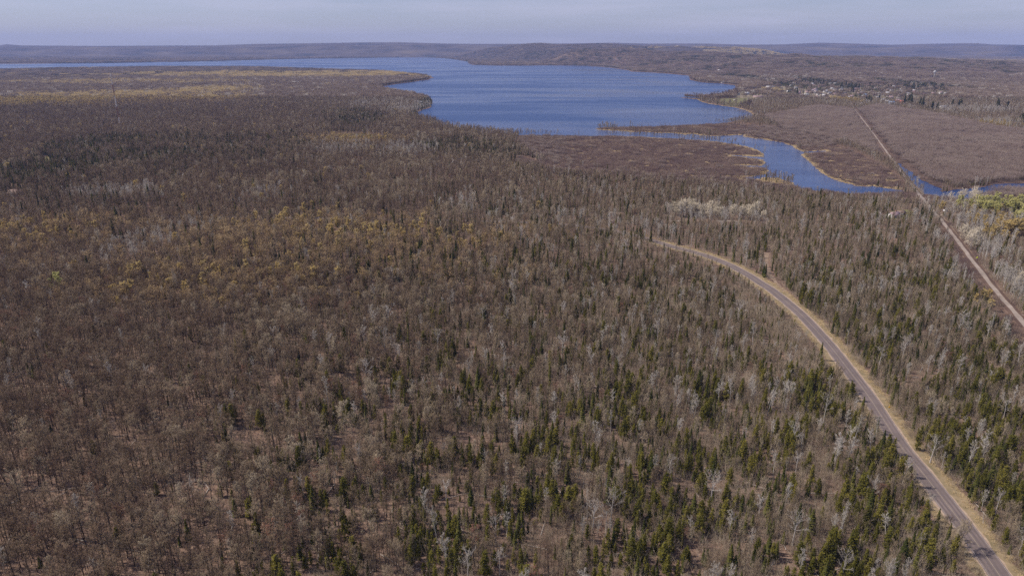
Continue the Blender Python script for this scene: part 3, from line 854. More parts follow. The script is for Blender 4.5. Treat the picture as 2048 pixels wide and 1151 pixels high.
c3_, f3_ = forms('leafless_tree', [broadleaf(10, 12.0, 3.5, .34, 16, 8, 9, .030, .60), broadleaf(17, 13.0, 3.0, .40, 15, 8, 9, .030, .68)], [M['maplebark']], [M['maplebark'], M['tantwig']])
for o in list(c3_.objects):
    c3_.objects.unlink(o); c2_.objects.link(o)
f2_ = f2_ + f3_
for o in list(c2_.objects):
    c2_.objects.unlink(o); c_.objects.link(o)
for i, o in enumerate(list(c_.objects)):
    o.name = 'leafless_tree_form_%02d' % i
f_ = f_ + f2_
FORM['leafless'] = (c_, f_)
mm_ = [M['fartwig'], M['bark']]
FAR_IDX['leafless16'] = add_plots(c_, 'leafless_tree', [plot(20 + i, 16, 3.7, 12, 2.7, 80, .10, mm_) for i in range(5)], mm_)
FAR_IDX['leafless40'] = add_plots(c_, 'leafless_tree', [plot(30 + i, 40, 4.6, 12, 3.0, 26, .22, mm_) for i in range(4)], mm_)
sw_ = [M['sedge'], M['bark']]
FAR_IDX['swamp'] = add_plots(c_, 'leafless_tree', [plot(36 + i, 14, 1.8, 6.5, 1.25, 34, .06, sw_) for i in range(4)], sw_)

pl = [M['birchbark'], M['paletwig']]
c_, f_ = forms('aspen_tree', [
    broadleaf(11, 12.5, 2.2, .36, 15, 7, 9, .027, .80), broadleaf(12, 11.5, 1.9, .34, 14, 7, 9, .027, .90),
    broadleaf(13, 13.5, 2.5, .40, 15, 7, 9, .029, .75)], [M['birchbark']], pl)
FORM['aspen'] = (c_, f_)
pm_ = [M['paletwig'], M['birchbark']]
FAR_IDX['aspen16'] = add_plots(c_, 'aspen_tree', [plot(40 + i, 16, 4.0, 13, 2.0, 60, .085, pm_) for i in range(3)], pm_)

c_, f_ = forms('dead_tree', [
    broadleaf(15, 13.5, 3.9, .42, 12, 6, 5, .030, .62, 1.5), broadleaf(16, 12.5, 3.3, .5, 10, 6, 5, .030, .72, 1.4)], [M['deadbark']], [M['deadbark'], M['paletwig']])
FORM['dead'] = (c_, f_)

c_, f_ = forms('willow_tree', [broadleaf(18, 10.5, 4.6, .16, 22, 9, 11, .034, .55), broadleaf(19, 9.5, 4.2, .14, 20, 9, 11, .034, .62)], [M['deadbark']], [M['paletwig'], M['willowtwig']])
FORM['willow'] = (c_, f_)
c_, f_ = forms('shore_tree', [broadleaf(31, 14, 4.4, .2, 18, 8, 9, .065, .6), broadleaf(32, 15, 3.8, .24, 17, 8, 9, .065, .7)], [M['maplebark']], [M['maplebark'], M['shrub']])
FORM['shore'] = (c_, f_)
c_, f_ = forms('lime_budding_tree', [broadleaf(27, 11.0, 3.6, .26, 15, 6, 5, .03, .62, buds=3600, budsize=.2), broadleaf(28, 12.0, 3.2, .30, 14, 6, 5, .03, .72, buds=3200, budsize=.2)], [M['birchbark']], [M['birchbark'], M['paletwig'], M['limebud']])
FORM['lime'] = (c_, f_)
yb = [M['bark'], M['twig'], M['bud']]
c_, f_ = forms('budding_tree', [
    broadleaf(21, 11.5, 3.0, .34, 14, 6, 5, .026, .62, buds=3200, budsize=.19), broadleaf(22, 12.5, 2.7, .38, 13, 6, 5, .026, .75, buds=2800, budsize=.19),
    broadleaf(23, 10.0, 2.8, .30, 13, 6, 5, .026, .66, buds=2400, budsize=.19)], [M['bark']], yb)
FORM['budding'] = (c_, f_)
ym_ = [M['twig'], M['bark'], M['bud']]
FAR_IDX['budding16'] = add_plots(c_, 'budding_tree', [plot(50 + i, 16, 4.0, 12, 2.7, 30, .085, ym_, bud=95, leafsize=.40) for i in range(3)], ym_)
FAR_IDX['budding40'] = add_plots(c_, 'budding_tree', [plot(55 + i, 40, 5.0, 12, 3.0, 14, .2, ym_, bud=34, leafsize=.8) for i in range(2)], ym_)

c_, f_ = forms('red_maple_tree', [
    broadleaf(25, 11.0, 2.8, .34, 14, 6, 5, .026, .68, buds=900, budsize=.14), broadleaf(26, 12.0, 2.6, .38, 13, 6, 5, .026, .75, buds=800, budsize=.14)], [M['bark']], [M['bark'], M['twig'], M['redbud']])
FORM['redmaple'] = (c_, f_)

c_, f_ = forms('spruce_tree', [spruce(61, 9.5, 1.25, 26), spruce(62, 11.5, 1.35, 30), spruce(63, 7.5, 1.15, 22), spruce(64, 13.0, 1.8, 32), spruce(65, 10.0, 0.95, 28)], [M['bark']], [M['needle']])
FORM['spruce'] = (c_, f_)
sm_ = [M['needle'], M['bark']]
FAR_IDX['spruce16'] = add_plots(c_, 'spruce_tree', [plot(70 + i, 16, 3.6, 11, 1.5, 26, .5, sm_, cone=True) for i in range(3)], sm_)
FAR_IDX['spruce1'] = add_plots(c_, 'spruce_tree', [plot(75 + i, 3.6, 3.6, 12, 1.7, 36, .42, sm_, cone=True) for i in range(3)], sm_)
FAR_IDX['spruce40'] = add_plots(c_, 'spruce_tree', [plot(78 + i, 40, 4.6, 13, 2.0, 12, .9, sm_, cone=True) for i in range(2)], sm_)

c_, f_ = forms('cedar_tree', [cedar(81, 8.5, 1.35, 1500, .17), cedar(82, 10.5, 1.75, 1900, .19), cedar(83, 6.5, 1.25, 1100, .16), cedar(84, 9.5, 1.1, 1300, .16, power=.55), cedar(85, 11.5, 2.1, 2300, .20, base=.15)], [M['bark']], [M['cedar'], M['bark']])
FORM['cedar'] = (c_, f_)

c_, f_ = forms('pine_tree', [cedar(121, 19, 3.6, 1500, .55, base=.18, power=.55), cedar(122, 22, 4.0, 1600, .6, base=.15, power=.6), cedar(123, 17, 3.0, 1300, .5, base=.1, power=.8)], [M['bark']], [M['needle'], M['bark']])
FORM['pine'] = (c_, f_)

def brush_col(name, bags, mat):
    col = bpy.data.collections.new(name)
    for i, B in enumerate(bags):
        o = bpy.data.objects.new('%s_form_%02d' % (name, i), B.mesh(name, [mat]))
        col.objects.link(o)
    return col
BRUSH = brush_col('undergrowth', [brush(90, 34, 2.2, 1.5, .024), brush(91, 30, 2.6, 1.7, .024), brush(92, 16, 4.6, 1.3, .028), brush(93, 14, 5.6, 1.4, .030)], M['brush'])
ALDER = brush_col('alder_thicket', [brush(95 + i, 60, 2.2, 2.6, .045) for i in range(4)], M['shrub'])
REED = brush_col('straw_sedge', [brush(100 + i, 70, .8, 1.7, .06) for i in range(3)], M['straw'])
GRASS = brush_col('verge_grass', [brush(105 + i, 36, .5, .8, .03) for i in range(3)], M['straw'])

# ------------------------------------------------------------------ scattering
def scatter_tree(name):
    g = bpy.data.node_groups.new(name, 'GeometryNodeTree')
    g.interface.new_socket('Geometry', in_out='INPUT', socket_type='NodeSocketGeometry')
    g.interface.new_socket('Geometry', in_out='OUTPUT', socket_type='NodeSocketGeometry')
    N, L = g.nodes, g.links
    gi_, go_ = N.new('NodeGroupInput'), N.new('NodeGroupOutput')
    ci = N.new('GeometryNodeCollectionInfo')
    ci.inputs['Separate Children'].default_value = True
    ci.inputs['Reset Children'].default_value = True
    ip = N.new('GeometryNodeInstanceOnPoints')
    ip.inputs['Pick Instance'].default_value = True
    def na_(nm, ty):
        n = N.new('GeometryNodeInputNamedAttribute'); n.data_type = ty
        n.inputs['Name'].default_value = nm
        return n.outputs['Attribute']
    L.new(gi_.outputs[0], ip.inputs['Points'])
    L.new(ci.outputs[0], ip.inputs['Instance'])
    L.new(na_('form', 'INT'), ip.inputs['Instance Index'])
    cx = N.new('ShaderNodeCombineXYZ')
    L.new(na_('turn', 'FLOAT'), cx.inputs['Z'])
    L.new(cx.outputs[0], ip.inputs['Rotation'])
    L.new(na_('size', 'FLOAT_VECTOR'), ip.inputs['Scale'])
    L.new(ip.outputs[0], go_.inputs[0])
    return g, ci

def scatter(name, col, P, form, size):
    P = np.asarray(P)
    me = bpy.data.meshes.new(name)
    me.vertices.add(len(P)); me.vertices.foreach_set('co', P.astype(np.float32).ravel())
    a = me.attributes.new('form', 'INT', 'POINT'); a.data.foreach_set('value', np.asarray(form, np.int32))
    a = me.attributes.new('turn', 'FLOAT', 'POINT'); a.data.foreach_set('value', rng.uniform(0, 6.283, len(P)).astype(np.float32))
    a = me.attributes.new('size', 'FLOAT_VECTOR', 'POINT'); a.data.foreach_set('vector', np.asarray(size, np.float32).ravel())
    o = link(name, me)
    g, ci = scatter_tree(name)
    ci.inputs['Collection'].default_value = col
    mod = o.modifiers.new('scatter', 'NODES')
    mod.node_group = g
    tag(o, kind='stuff')
    return o

# ------------------------------------------------------------------ stands of the woods
def ell(px, py, rx, ry, z=9.0):
    c = at(px, py, z)
    w = abs(at(px + rx, py, z)[0] - at(px - rx, py, z)[0]) / 2
    y0 = at(px, py - ry, z)[1]; y1 = at(px, py + ry, z)[1]
    return (c[0], 0.5 * (y0 + y1), w, abs(y0 - y1) / 2)

def blob(e, x, y, soft=0.35, ns=None):
    cx, cy, rx, ry = e
    d = np.hypot((x - cx) / rx, (y - cy) / ry)
    d = d + 0.22 * wob(x, y, ns or max(rx, 30) * 0.8, 5)
    return np.clip((1 + soft - d) / (2 * soft), 0, 1)

BUD_ZONES = [(ell(600, 148, 330, 5), .68), (ell(240, 162, 230, 4), .4), (ell(230, 188, 150, 7), .62), (ell(90, 200, 180, 8), .75), (ell(390, 182, 90, 10), .6), (ell(380, 195, 100, 6), .45), (ell(720, 274, 70, 5), .35),
             (ell(560, 442, 90, 12), .30), (ell(700, 460, 120, 12), .28), (ell(860, 470, 130, 14), .18), (ell(60, 455, 130, 26), .14), (ell(400, 545, 140, 45), .10), (ell(620, 520, 160, 40), .07),
             (ell(1700, 121, 330, 5), .7), (ell(1500, 112, 140, 5), .5), (ell(1980, 412, 55, 10), .8), (ell(1905, 405, 30, 9), .9), (ell(2020, 440, 40, 14), .65), (ell(2030, 458, 60, 9), .9), (ell(1985, 432, 40, 12), .4), (ell(1960, 242, 60, 5), .7), (ell(1970, 243, 60, 4), .4), (ell(2020, 590, 40, 20), .2),
             (ell(1690, 195, 14, 4), .9), (ell(1555, 178, 18, 3), .5)]
TAN_ZONES = [(ell(620, 478, 420, 46), .55), (ell(90, 470, 190, 44), .35), (ell(420, 560, 260, 40), .3), (ell(900, 520, 220, 40), .3), (ell(700, 276, 90, 9), .6), (ell(370, 190, 200, 14), .5)]
ASPEN_ZONES = [(ell(1930, 400, 70, 14), .95), (ell(1965, 445, 90, 22), .6), (ell(1945, 480, 45, 26), .85), (ell(2040, 560, 60, 34), .95), (ell(1900, 410, 30, 20), .6), (ell(1370, 418, 32, 10), .9), (ell(1420, 422, 34, 10), .75), (ell(1480, 424, 36, 12), .6), (ell(1525, 430, 12, 8), .7), (ell(1290, 445, 80, 20), .22),
               (ell(220, 380, 90, 10), .75), (ell(270, 372, 30, 8), .8), (ell(290, 475, 70, 18), .55), (ell(350, 450, 60, 14), .5), (ell(240, 500, 50, 16), .4), (ell(520, 385, 40, 14), .5), (ell(820, 212, 45, 10), .6), (ell(760, 205, 60, 10), .45), (ell(690, 290, 60, 14), .5), (ell(810, 295, 60, 12), .45), (ell(930, 405, 30, 14), .4), (ell(1150, 430, 120, 14), .25), (ell(2000, 270, 60, 8), .5), (ell(1960, 240, 70, 5), .5), (ell(1910, 245, 90, 9), .45), (ell(1960, 215, 90, 7), .3), (ell(2000, 255, 60, 9), .5)]
SPRUCE_ZONES = [(ell(190, 284, 90, 16), .6), (ell(330, 276, 90, 12), .35), (ell(40, 335, 70, 34), .5), (ell(150, 330, 60, 18), .6), (ell(300, 308, 100, 14), .5), (ell(440, 300, 160, 36), .22), (ell(90, 360, 110, 20), .22), (ell(540, 280, 60, 20), .22), (ell(720, 235, 50, 14), .55), (ell(700, 222, 60, 8), .4), (ell(900, 285, 70, 14), .6), (ell(985, 292, 70, 16), .45), (ell(170, 395, 140, 16), .14), (ell(180, 420, 120, 22), .10), (ell(990, 412, 30, 10), .6), (ell(1100, 405, 60, 12), .35), (ell(1060, 330, 60, 20), .18),
                (ell(1260, 350, 220, 20), .20), (ell(1500, 385, 240, 22), .26), (ell(1400, 470, 200, 40), .30), (ell(1480, 505, 90, 30), .45), (ell(850, 203, 14, 12), .7), (ell(838, 224, 16, 4), .7), (ell(100, 153, 60, 4), .5), (ell(480, 160, 80, 10), .2), (ell(800, 162, 60, 6), .35), (ell(400, 145, 40, 3), .3), (ell(800, 170, 40, 4), .5),
                (ell(1165, 107, 14, 6), .95), (ell(1140, 120, 110, 6), .25), (ell(1330, 124, 60, 8), .25), (ell(1250, 112, 50, 5), .3), (ell(1490, 153, 22, 5), .8), (ell(1500, 140, 60, 8), .2), (ell(1555, 160, 16, 6), .7), (ell(1580, 168, 16, 10), .8), (ell(1625, 160, 26, 6), .8), (ell(1700, 170, 40, 8), .6), (ell(1600, 187, 10, 5), .7), (ell(1850, 168, 45, 9), .85), (ell(1810, 165, 20, 8), .7), (ell(1960, 143, 90, 6), .35), (ell(1990, 165, 60, 6), .3), (ell(1890, 215, 26, 6), .35), (ell(1815, 200, 14, 6), .4), (ell(2000, 215, 30, 5), .35), (ell(1950, 190, 100, 10), .10), (ell(2040, 240, 30, 6), .25), (ell(1735, 190, 12, 5), .5), (ell(1770, 195, 12, 6), .6),
                (ell(1840, 410, 50, 12), .45), (ell(1800, 415, 26, 10), .4), (ell(1975, 510, 45, 24), .5)]
PARK_TREES = [(1388, 197.3), (1392, 197.5), (1400, 200.5), (1404, 202), (1409, 203), (1424, 205), (1462, 189), (1466, 187), (1470, 188.5), (1474, 191), (1458, 191.5), (1450, 193.5), (1445, 194.8), (1490, 193), (1500, 195), (1492, 217.5), (1496, 214), (1499, 217), (1503, 219), (1488, 214), (1459, 212), (1422, 197), (1396, 199), (1414, 203), (1419, 204), (1428, 196), (1434, 195.6), (1440, 195.5), (1447, 213), (1455, 194), (1462, 193), (1468, 192), (1471, 212), (1480, 216.5), (1484, 217), (1436, 209)]

def kinds_for(x, y):
    """Shares of each kind at ground points: columns leafless, aspen, dead, budding, redmaple, spruce, cedar."""
    n = len(x)
    W = np.zeros((n, 7))
    d = depth_of(x, y)
    u = x / d                               # -0.75 .. 0.75 across the view
    near = np.clip((900 - d) / 500, 0, 1)
    east = np.clip((u + 0.35) / 0.75, 0, 1)
    nz = np.clip(0.5 + 0.55 * wob(x, y, 55, 0), 0, 1)
    nz2 = np.clip(0.5 + 0.6 * wob(x, y, 38, 1), 0, 1)
    close = np.clip((360 - d) / 130, 0, 1)
    eastc = np.clip((u + .52) / .62, 0, 1)
    W[:, 5] = near * (0.016 + 0.42 * eastc * np.clip(.3 + .7 * nz, 0, 1)) + (1 - near) * (0.045 * nz * (1 - .75 * (u > .42)))
    W[:, 6] = near * (0.02 + 0.24 * eastc * nz2 + close * .60 * nz2 * sstep((u + .56) / .35)) + (1 - near) * .008
    W[:, 1] = near * (0.015 + 0.075 * east * (1 - nz2)) + (1 - near) * .025
    W[:, 6] += near * .16 * nz2 * np.clip((u - .40) / .1, 0, 1)
    W[:, 2] = near * (0.004 + .012 * east)
    W[:, 3] = 0.005 * np.clip(1 - 1.5 * east, 0, 1) * (d > 400)
    W[:, 4] = near * .02 * np.clip(1 - 1.6 * east, 0, 1) + .004
    for e, a in SPRUCE_ZONES:
        b = blob(e, x, y) * a; W[:, 5] = np.maximum(W[:, 5], b)
    for e, a in ASPEN_ZONES:
        b = blob(e, x, y) * a; W[:, 1] = np.maximum(W[:, 1], b); W[:, 5] *= (1 - .7 * b)
    for e, a in BUD_ZONES:
        b = blob(e, x, y) * a; W[:, 3] = np.maximum(W[:, 3], b); W[:, 5] *= (1 - .8 * b)
    s = W.sum(1)
    over = s > 1
    W[over] /= s[over][:, None]
    W[:, 0] = np.clip(1 - W.sum(1), 0, 1)
    return W

HOUSE_SPOTS = []       # filled below, (x, y, radius)
def blocked(x, y, pad=0.0):
    b = inside(LAKE_R, x, y) | inside(DITCH_R, x, y)
    for poly in (MARSH1, MARSH2, SPIT, LAWN, YARD, CLEAR, SEDGE, SEDGE2, FRINGE):
        b |= inside(poly, x, y)
    b |= inside(OPEN2, x, y) & (rng.uniform(size=len(x)) < .85)
    d, s = dist_line(ROAD, x, y)
    ed = 7.2 + .9 * wob(x, y, 25, 2) + pad
    ed = np.where(y > 535, 2.4 + pad, ed)
    far_bend = (y > 300) & (y < 480)
    b |= d < np.where((s > 0) & (y < 535), ed + .8, np.where(far_bend, ed + 3.5, ed + .5))
    d, s = dist_line(TRAIL, x, y)
    b |= d < np.where(s < 0, np.where(y < at(0, 445)[1], 13.0 + 4 * wob(x, y, 40, 1), 2.2), np.where(y < at(0, 445)[1], 5.2, 2.2)) + pad
    d, s = dist_line(GRAVEL, x, y); b |= d < 2.0 + pad
    d, s = dist_line(TRACK, x, y); b |= d < 2.6
    for hx, hy, hr in HOUSE_SPOTS:
        b |= np.hypot(x - hx, y - hy) < hr + pad
    return b

def grid(y0, y1, step, jit=.42, side=.80, margin=45):
    out = []
    for y in np.arange(y0, y1, step):
        w = side * depth_of(0, y) + margin
        xs = np.arange(-w, w, step)
        out.append(np.column_stack([xs, np.full(len(xs), y)]))
    p = np.vstack(out)
    return p + rng.uniform(-jit, jit, p.shape) * step

# ------------------------------------------------------------------ buildings and other built things
def on_ground(px, py):
    """Ground point seen at a pixel, on the relief."""
    z = 0.0
    for _ in range(30):
        x, y, _z = at(px, py, z)
        z = 0.6 * z + 0.4 * float(relief(np.array([x]), np.array([y]))[0])
    return x, y, float(relief(np.array([x]), np.array([y]))[0])

BM = {}
for nm, c in dict(white=(.66, .64, .62), cream=(.62, .56, .44), grey=(.40, .39, .40), tan=(.46, .37, .28), blue=(.34, .42, .58), red=(.42, .13, .09), brown=(.22, .15, .11), pink=(.62, .40, .44)).items():
    BM['wall_' + nm] = plain_mat(nm + '_siding', c, tuple(v * .88 for v in c), .4, .7)
for nm, c in dict(grey=(.27, .26, .27), dark=(.11, .10, .105), brown=(.22, .15, .12), pink=(.38, .265, .275), red=(.40, .12, .09), white=(.54, .53, .54), blue=(.25, .32, .46), green=(.15, .24, .17)).items():
    BM['roof_' + nm] = plain_mat(nm + '_roofing', c, tuple(v * .82 for v in c), .7, .7)
BM['wall_tank'] = plain_mat('tank_grey_white_paint', (.50, .50, .49), None, .2, .6)
BM['glass'] = plain_mat('window_glass', (.06, .07, .09), (.05, .055, .07), .3, .15, .5)
BM['trim'] = plain_mat('white_trim', (.72, .71, .70), None, .5, .6)
BM['brick'] = plain_mat('chimney_brick', (.30, .14, .10), (.22, .10, .08), 2.0, .9)
BM['tyre'] = plain_mat('tyre_rubber', (.03, .03, .03), None, 1.0, .9)
BM['van'] = plain_mat('white_van_paint', (.75, .75, .76), (.68, .68, .69), .4, .35, .5)
BM['steel'] = plain_mat('galvanised_steel', (.42, .42, .43), (.34, .34, .35), .8, .5, .5)
BM['mastwhite'] = plain_mat('mast_white_paint', (.72, .70, .70), None, .3, .6)
BM['mastred'] = plain_mat('mast_red_paint', (.26, .11, .09), (.22, .09, .08), .3, .7)
BM['signyellow'] = plain_mat('sign_yellow_sheeting', (.72, .42, .03), (.66, .37, .03), 1.0, .5)
BM['signlime'] = plain_mat('sign_lime_sheeting', (.62, .72, .03), (.58, .66, .03), 1.0, .5)
BM['black'] = plain_mat('sign_black_print', (.02, .02, .02), None, 1.0, .6)
BM['timber'] = plain_mat('grey_dock_timber', (.30, .26, .22), (.22, .19, .16), .6, .85)

def box(v0, v1):
    (x0, y0, z0), (x1, y1, z1) = v0, v1
    v = [(x0, y0, z0), (x1, y0, z0), (x1, y1, z0), (x0, y1, z0), (x0, y0, z1), (x1, y0, z1), (x1, y1, z1), (x0, y1, z1)]
    f = [(0, 3, 2, 1), (4, 5, 6, 7), (0, 1, 5, 4), (1, 2, 6, 5), (2, 3, 7, 6), (3, 0, 4, 7)]
    return v, f

def boxes_mesh(name, bs, mat):
    V, Fc = [], []
    for b in bs:
        v, f = box(*b)
        Fc += [tuple(i + len(V) for i in q) for q in f]; V += v
    return mesh_np(name, V, np.array(Fc), [mat])

def walls_mesh(name, L_, W_, H_, rise, mat):
    """Four walls with gables, ridge along x."""
    l, w = L_ / 2, W_ / 2
    v = [(-l, -w, 0), (l, -w, 0), (l, w, 0), (-l, w, 0), (-l, -w, H_), (l, -w, H_), (l, w, H_), (-l, w, H_), (-l, 0, H_ + rise), (l, 0, H_ + rise)]
    f4 = [(0, 1, 5, 4), (2, 3, 7, 6), (1, 2, 6, 5), (3, 0, 4, 7)]
    f3 = [(5, 6, 9), (7, 4, 8)]
    return mesh_np(name, v, [np.array(f4), np.array(f3)], [mat])

def roof_mesh(name, L_, W_, H_, rise, mat, eave=.5, th=.22):
    l, w = L_ / 2 + eave, W_ / 2
    s = rise / w
    we = w + eave
    pr = [(-we, H_ - s * eave), (0, H_ + rise), (we, H_ - s * eave)]
    v = []
    for x in (-l, l):
        for (y, z) in pr:
            v.append((x, y, z + .02)); v.append((x, y, z + .02 + th))
    f = []
    for i in (0, 1):
        a = 2 * i
        f += [(a + 1, a + 7, a + 9, a + 3), (a, a + 2, a + 8, a + 6), (a, a + 1, a + 3, a + 2), (a + 6, a + 8, a + 9, a + 7)]
    f += [(0, 6, 7, 1), (4, 5, 11, 10)]
    return mesh_np(name, v, np.array(f), [mat])

def small_house(key, L_, W_, H_, rise, wall, roof):
    return (walls_mesh('house_wall', L_, W_, H_, rise, BM['wall_' + wall]), roof_mesh('house_roof', L_, W_, H_, rise, BM['roof_' + roof]))

_hcache = {}
def house_at(name, px, py, wall, roof, size, rz, label, group=None, cat='house', z=None):
    k = (wall, roof, size)
    if k not in _hcache:
        _hcache[k] = small_house(name, *size, wall, roof)
    x, y, zz = on_ground(px, py)
    e = tag(empty(name, (x, y, zz), rz), label, cat, group)
    link('wall', _hcache[k][0], e)
    link('roof', _hcache[k][1], e)
    HOUSE_SPOTS.append((x, y, 0.62 * size[0] + 3.0))
    # keep the line of sight open on the camera side, as the gardens do
    HOUSE_SPOTS.append((x - 8 * x / y, y - 8, 0.6 * size[0]))
    return e

S, Md, Lg, XL = (9, 7, 3.6, 2.6), (11.5, 8.5, 4.8, 3.0), (15, 10, 5.4, 3.2), (30, 12, 5.0, 2.2)
GV = 'village houses across the marsh'
for px, py, wall, roof, size, rz, lab in [
    (1636, 191, 'white', 'grey', Md, .3, 'white two-storey house with grey roof, first along the marsh edge of the village'),
    (1644, 191.5, 'cream', 'dark', Md, -.2, 'cream house with dark roof beside the white house at the marsh edge'),
    (1651, 185, 'white', 'white', Lg, .1, 'long white house with pale metal roof behind the marsh edge houses'),
    (1659, 189, 'white', 'blue', Md, .5, 'white house with bluish roof in the middle of the village'),
    (1669, 191, 'grey', 'pink', Md, -.4, 'grey house with pinkish roof near the yellow-green tree'),
    (1641, 195, 'white', 'brown', S, .2, 'small white cottage with brown roof standing lowest at the marsh edge'),
    (1655, 197, 'pink', 'pink', S, .9, 'small pinkish cottage on the edge of the marsh shrubs'),
    (1677, 178, 'white', 'white', XL, .05, 'long low white hall with pale roof at the back of the village'),
    (1691, 192, 'tan', 'brown', Md, .6, 'tan house with brown roof behind the yellow-green tree'),
    (1702, 195.5, 'cream', 'pink', Md, -.3, 'cream house with pink roof beside the yellow-green tree'),
    (1718, 191, 'white', 'pink', Md, .2, 'white house with pinkish roof at the head of the trail'),
    (1724, 188, 'pink', 'grey', Md, -.6, 'pinkish house with grey roof uphill of the trail head'),
    (1729, 193, 'white', 'blue', Lg, .4, 'large white house with blue-grey roof beside dark spruces'),
    (1731, 205, 'white', 'grey', S, .1, 'small white shed with grey roof nearest the trail'),
    (1722, 209, 'white', 'white', S, .7, 'tiny white shed with white roof in the marsh beside the trail'),
    (1709, 180, 'pink', 'pink', XL, .0, 'long pinkish building with low roof behind the main street'),
    (1757, 178, 'grey', 'pink', XL, -.08, 'very long grey building with pink roof under the pines'),
    (1774, 178, 'tan', 'pink', XL, .05, 'very long tan building with pink roof next to the pines'),
    (1776, 182, 'white', 'grey', Md, .3, 'white house with grey roof below the long pink roofs'),
    (1783, 183.5, 'white', 'white', Md, -.2, 'white house with white roof below the long tan building'),
    (1725, 173, 'cream', 'dark', Md, .5, 'cream house with dark roof high behind the village'),
    (1735, 174, 'white', 'pink', Md, -.5, 'white house with pink roof high behind the village'),
    (1753, 200, 'white', 'dark', S, .3, 'small white house with dark roof left of the lone spruce by the street'),
    (1766, 203, 'white', 'grey', Md, .1, 'white house with grey roof at the start of the sandy street'),
    (1774, 206, 'blue', 'white', Md, -.1, 'pale blue house with white roof beside the sandy street'),
    (1783, 209, 'blue', 'blue', Lg, .15, 'large blue house with blue roof below the sandy street'),
    (1796, 204.5, 'red', 'pink', Lg, -.1, 'long red building with pink roof along the sandy street'),
    (1804, 207, 'red', 'red', Lg, .1, 'long red building with red roof at the end of the sandy street'),
    (1835, 175, 'white', 'white', Lg, .2, 'bright white house half hidden in the dark pine grove'),
    (1826, 184, 'white', 'white', Md, -.3, 'bright white house below the dark pine grove'),
    (1804, 184.5, 'blue', 'blue', Md, .1, 'bluish house with blue roof beside the dark pine grove'),
    (1797, 184, 'grey', 'blue', S, .5, 'small grey house with blue roof left of the dark pine grove'),
    (1848, 188.5, 'pink', 'grey', Md, .2, 'pinkish house with grey roof right below the pine grove'),
    (1866, 189.5, 'tan', 'pink', Md, -.4, 'tan house with pink roof right of the pine grove'),
    (1881, 188, 'white', 'pink', Md, .3, 'white house with pink roof on the road east of the pine grove'),
    (1891, 190, 'grey', 'white', Md, -.1, 'grey house with white roof last on the road east of the pine grove'),
    (1872, 218, 'white', 'white', Md, .9, 'white house with white roof among dark spruces beside the marsh'),
    (1885, 218, 'white', 'grey', Lg, .1, 'long white house with grey roof among dark spruces beside the marsh'),
    (1577, 186.5, 'white', 'white', Lg, .1, 'large white house with white roof at the village end of the shore lane'),
    (1540, 176, 'white', 'white', XL, -.05, 'long white hall standing alone in the trees above the park'),
    (1497, 177, 'tan', 'white', Lg, .2, 'tan house with white roof on the shore above the dock'),
    (1476, 189.5, 'white', 'white', S, .3, 'small bright white bathhouse at the edge of the lakeside lawn'),
    (1493, 189.5, 'grey', 'white', Lg, .1, 'long grey pavilion with white roof behind the lakeside lawn'),
    (1516, 196.5, 'tan', 'pink', XL, -.1, 'long tan park building with pink roof beside the lawn'),
    (1615, 168, 'white', 'pink', Lg, .1, 'large white house with pink roof on the yellowish slope above the village'),
    (1624, 170, 'tan', 'white', Md, -.3, 'tan house with white roof on the yellowish slope above the village'),
    (1660, 169.5, 'white', 'grey', Md, .2, 'white house with grey roof high behind the village spruces'),
    (1612, 193, 'white', 'white', Lg, -.2, 'large white house with white roof at the marsh end of the village'),
    (1601, 193, 'tan', 'grey', S, .4, 'small tan house with grey roof beside the round dark trees'),
    (1630, 181, 'grey', 'pink', Md, .5, 'grey house with pink roof among bare trees in the village'),
    (1622, 184, 'pink', 'grey', Md, -.2, 'pinkish house with grey roof among bare trees at the village end'),
    (1663, 180, 'grey', 'white', Md, .1, 'grey house with white roof behind the white hall'),
    (1685, 183, 'cream', 'grey', Md, -.5, 'cream house with grey roof between two dark spruces'),
    (1632, 176, 'white', 'grey', S, .0, 'small white house with grey roof in the upper row of the village')]:
    house_at('house', px, py, wall, roof, size, rz, lab, GV)

for i in range(62):
    px, py = float(rng.uniform(1575, 1830)), 0.0
    py = float(np.interp(px, [1585, 1660, 1748, 1800], [182, 183, 187, 190]) + rng.uniform(-15, 13))
    wall = ['white', 'tan', 'cream', 'pink', 'white', 'grey', 'cream'][i % 7]; roof = ['grey', 'white', 'pink', 'dark', 'grey', 'pink', 'brown', 'white'][i % 8]
    side = 'western' if px < 1650 else ('middle' if px < 1700 else 'eastern')
    row = 'back' if py < 182 else ('front' if py > 190 else 'inner')
    house_at('house', px, py, wall, roof, Md if i % 3 else S, float(rng.uniform(-.7, .7)), '%s house with %s roof among bare trees in the %s rows of the %s village' % (wall, roof, row, side), GV)

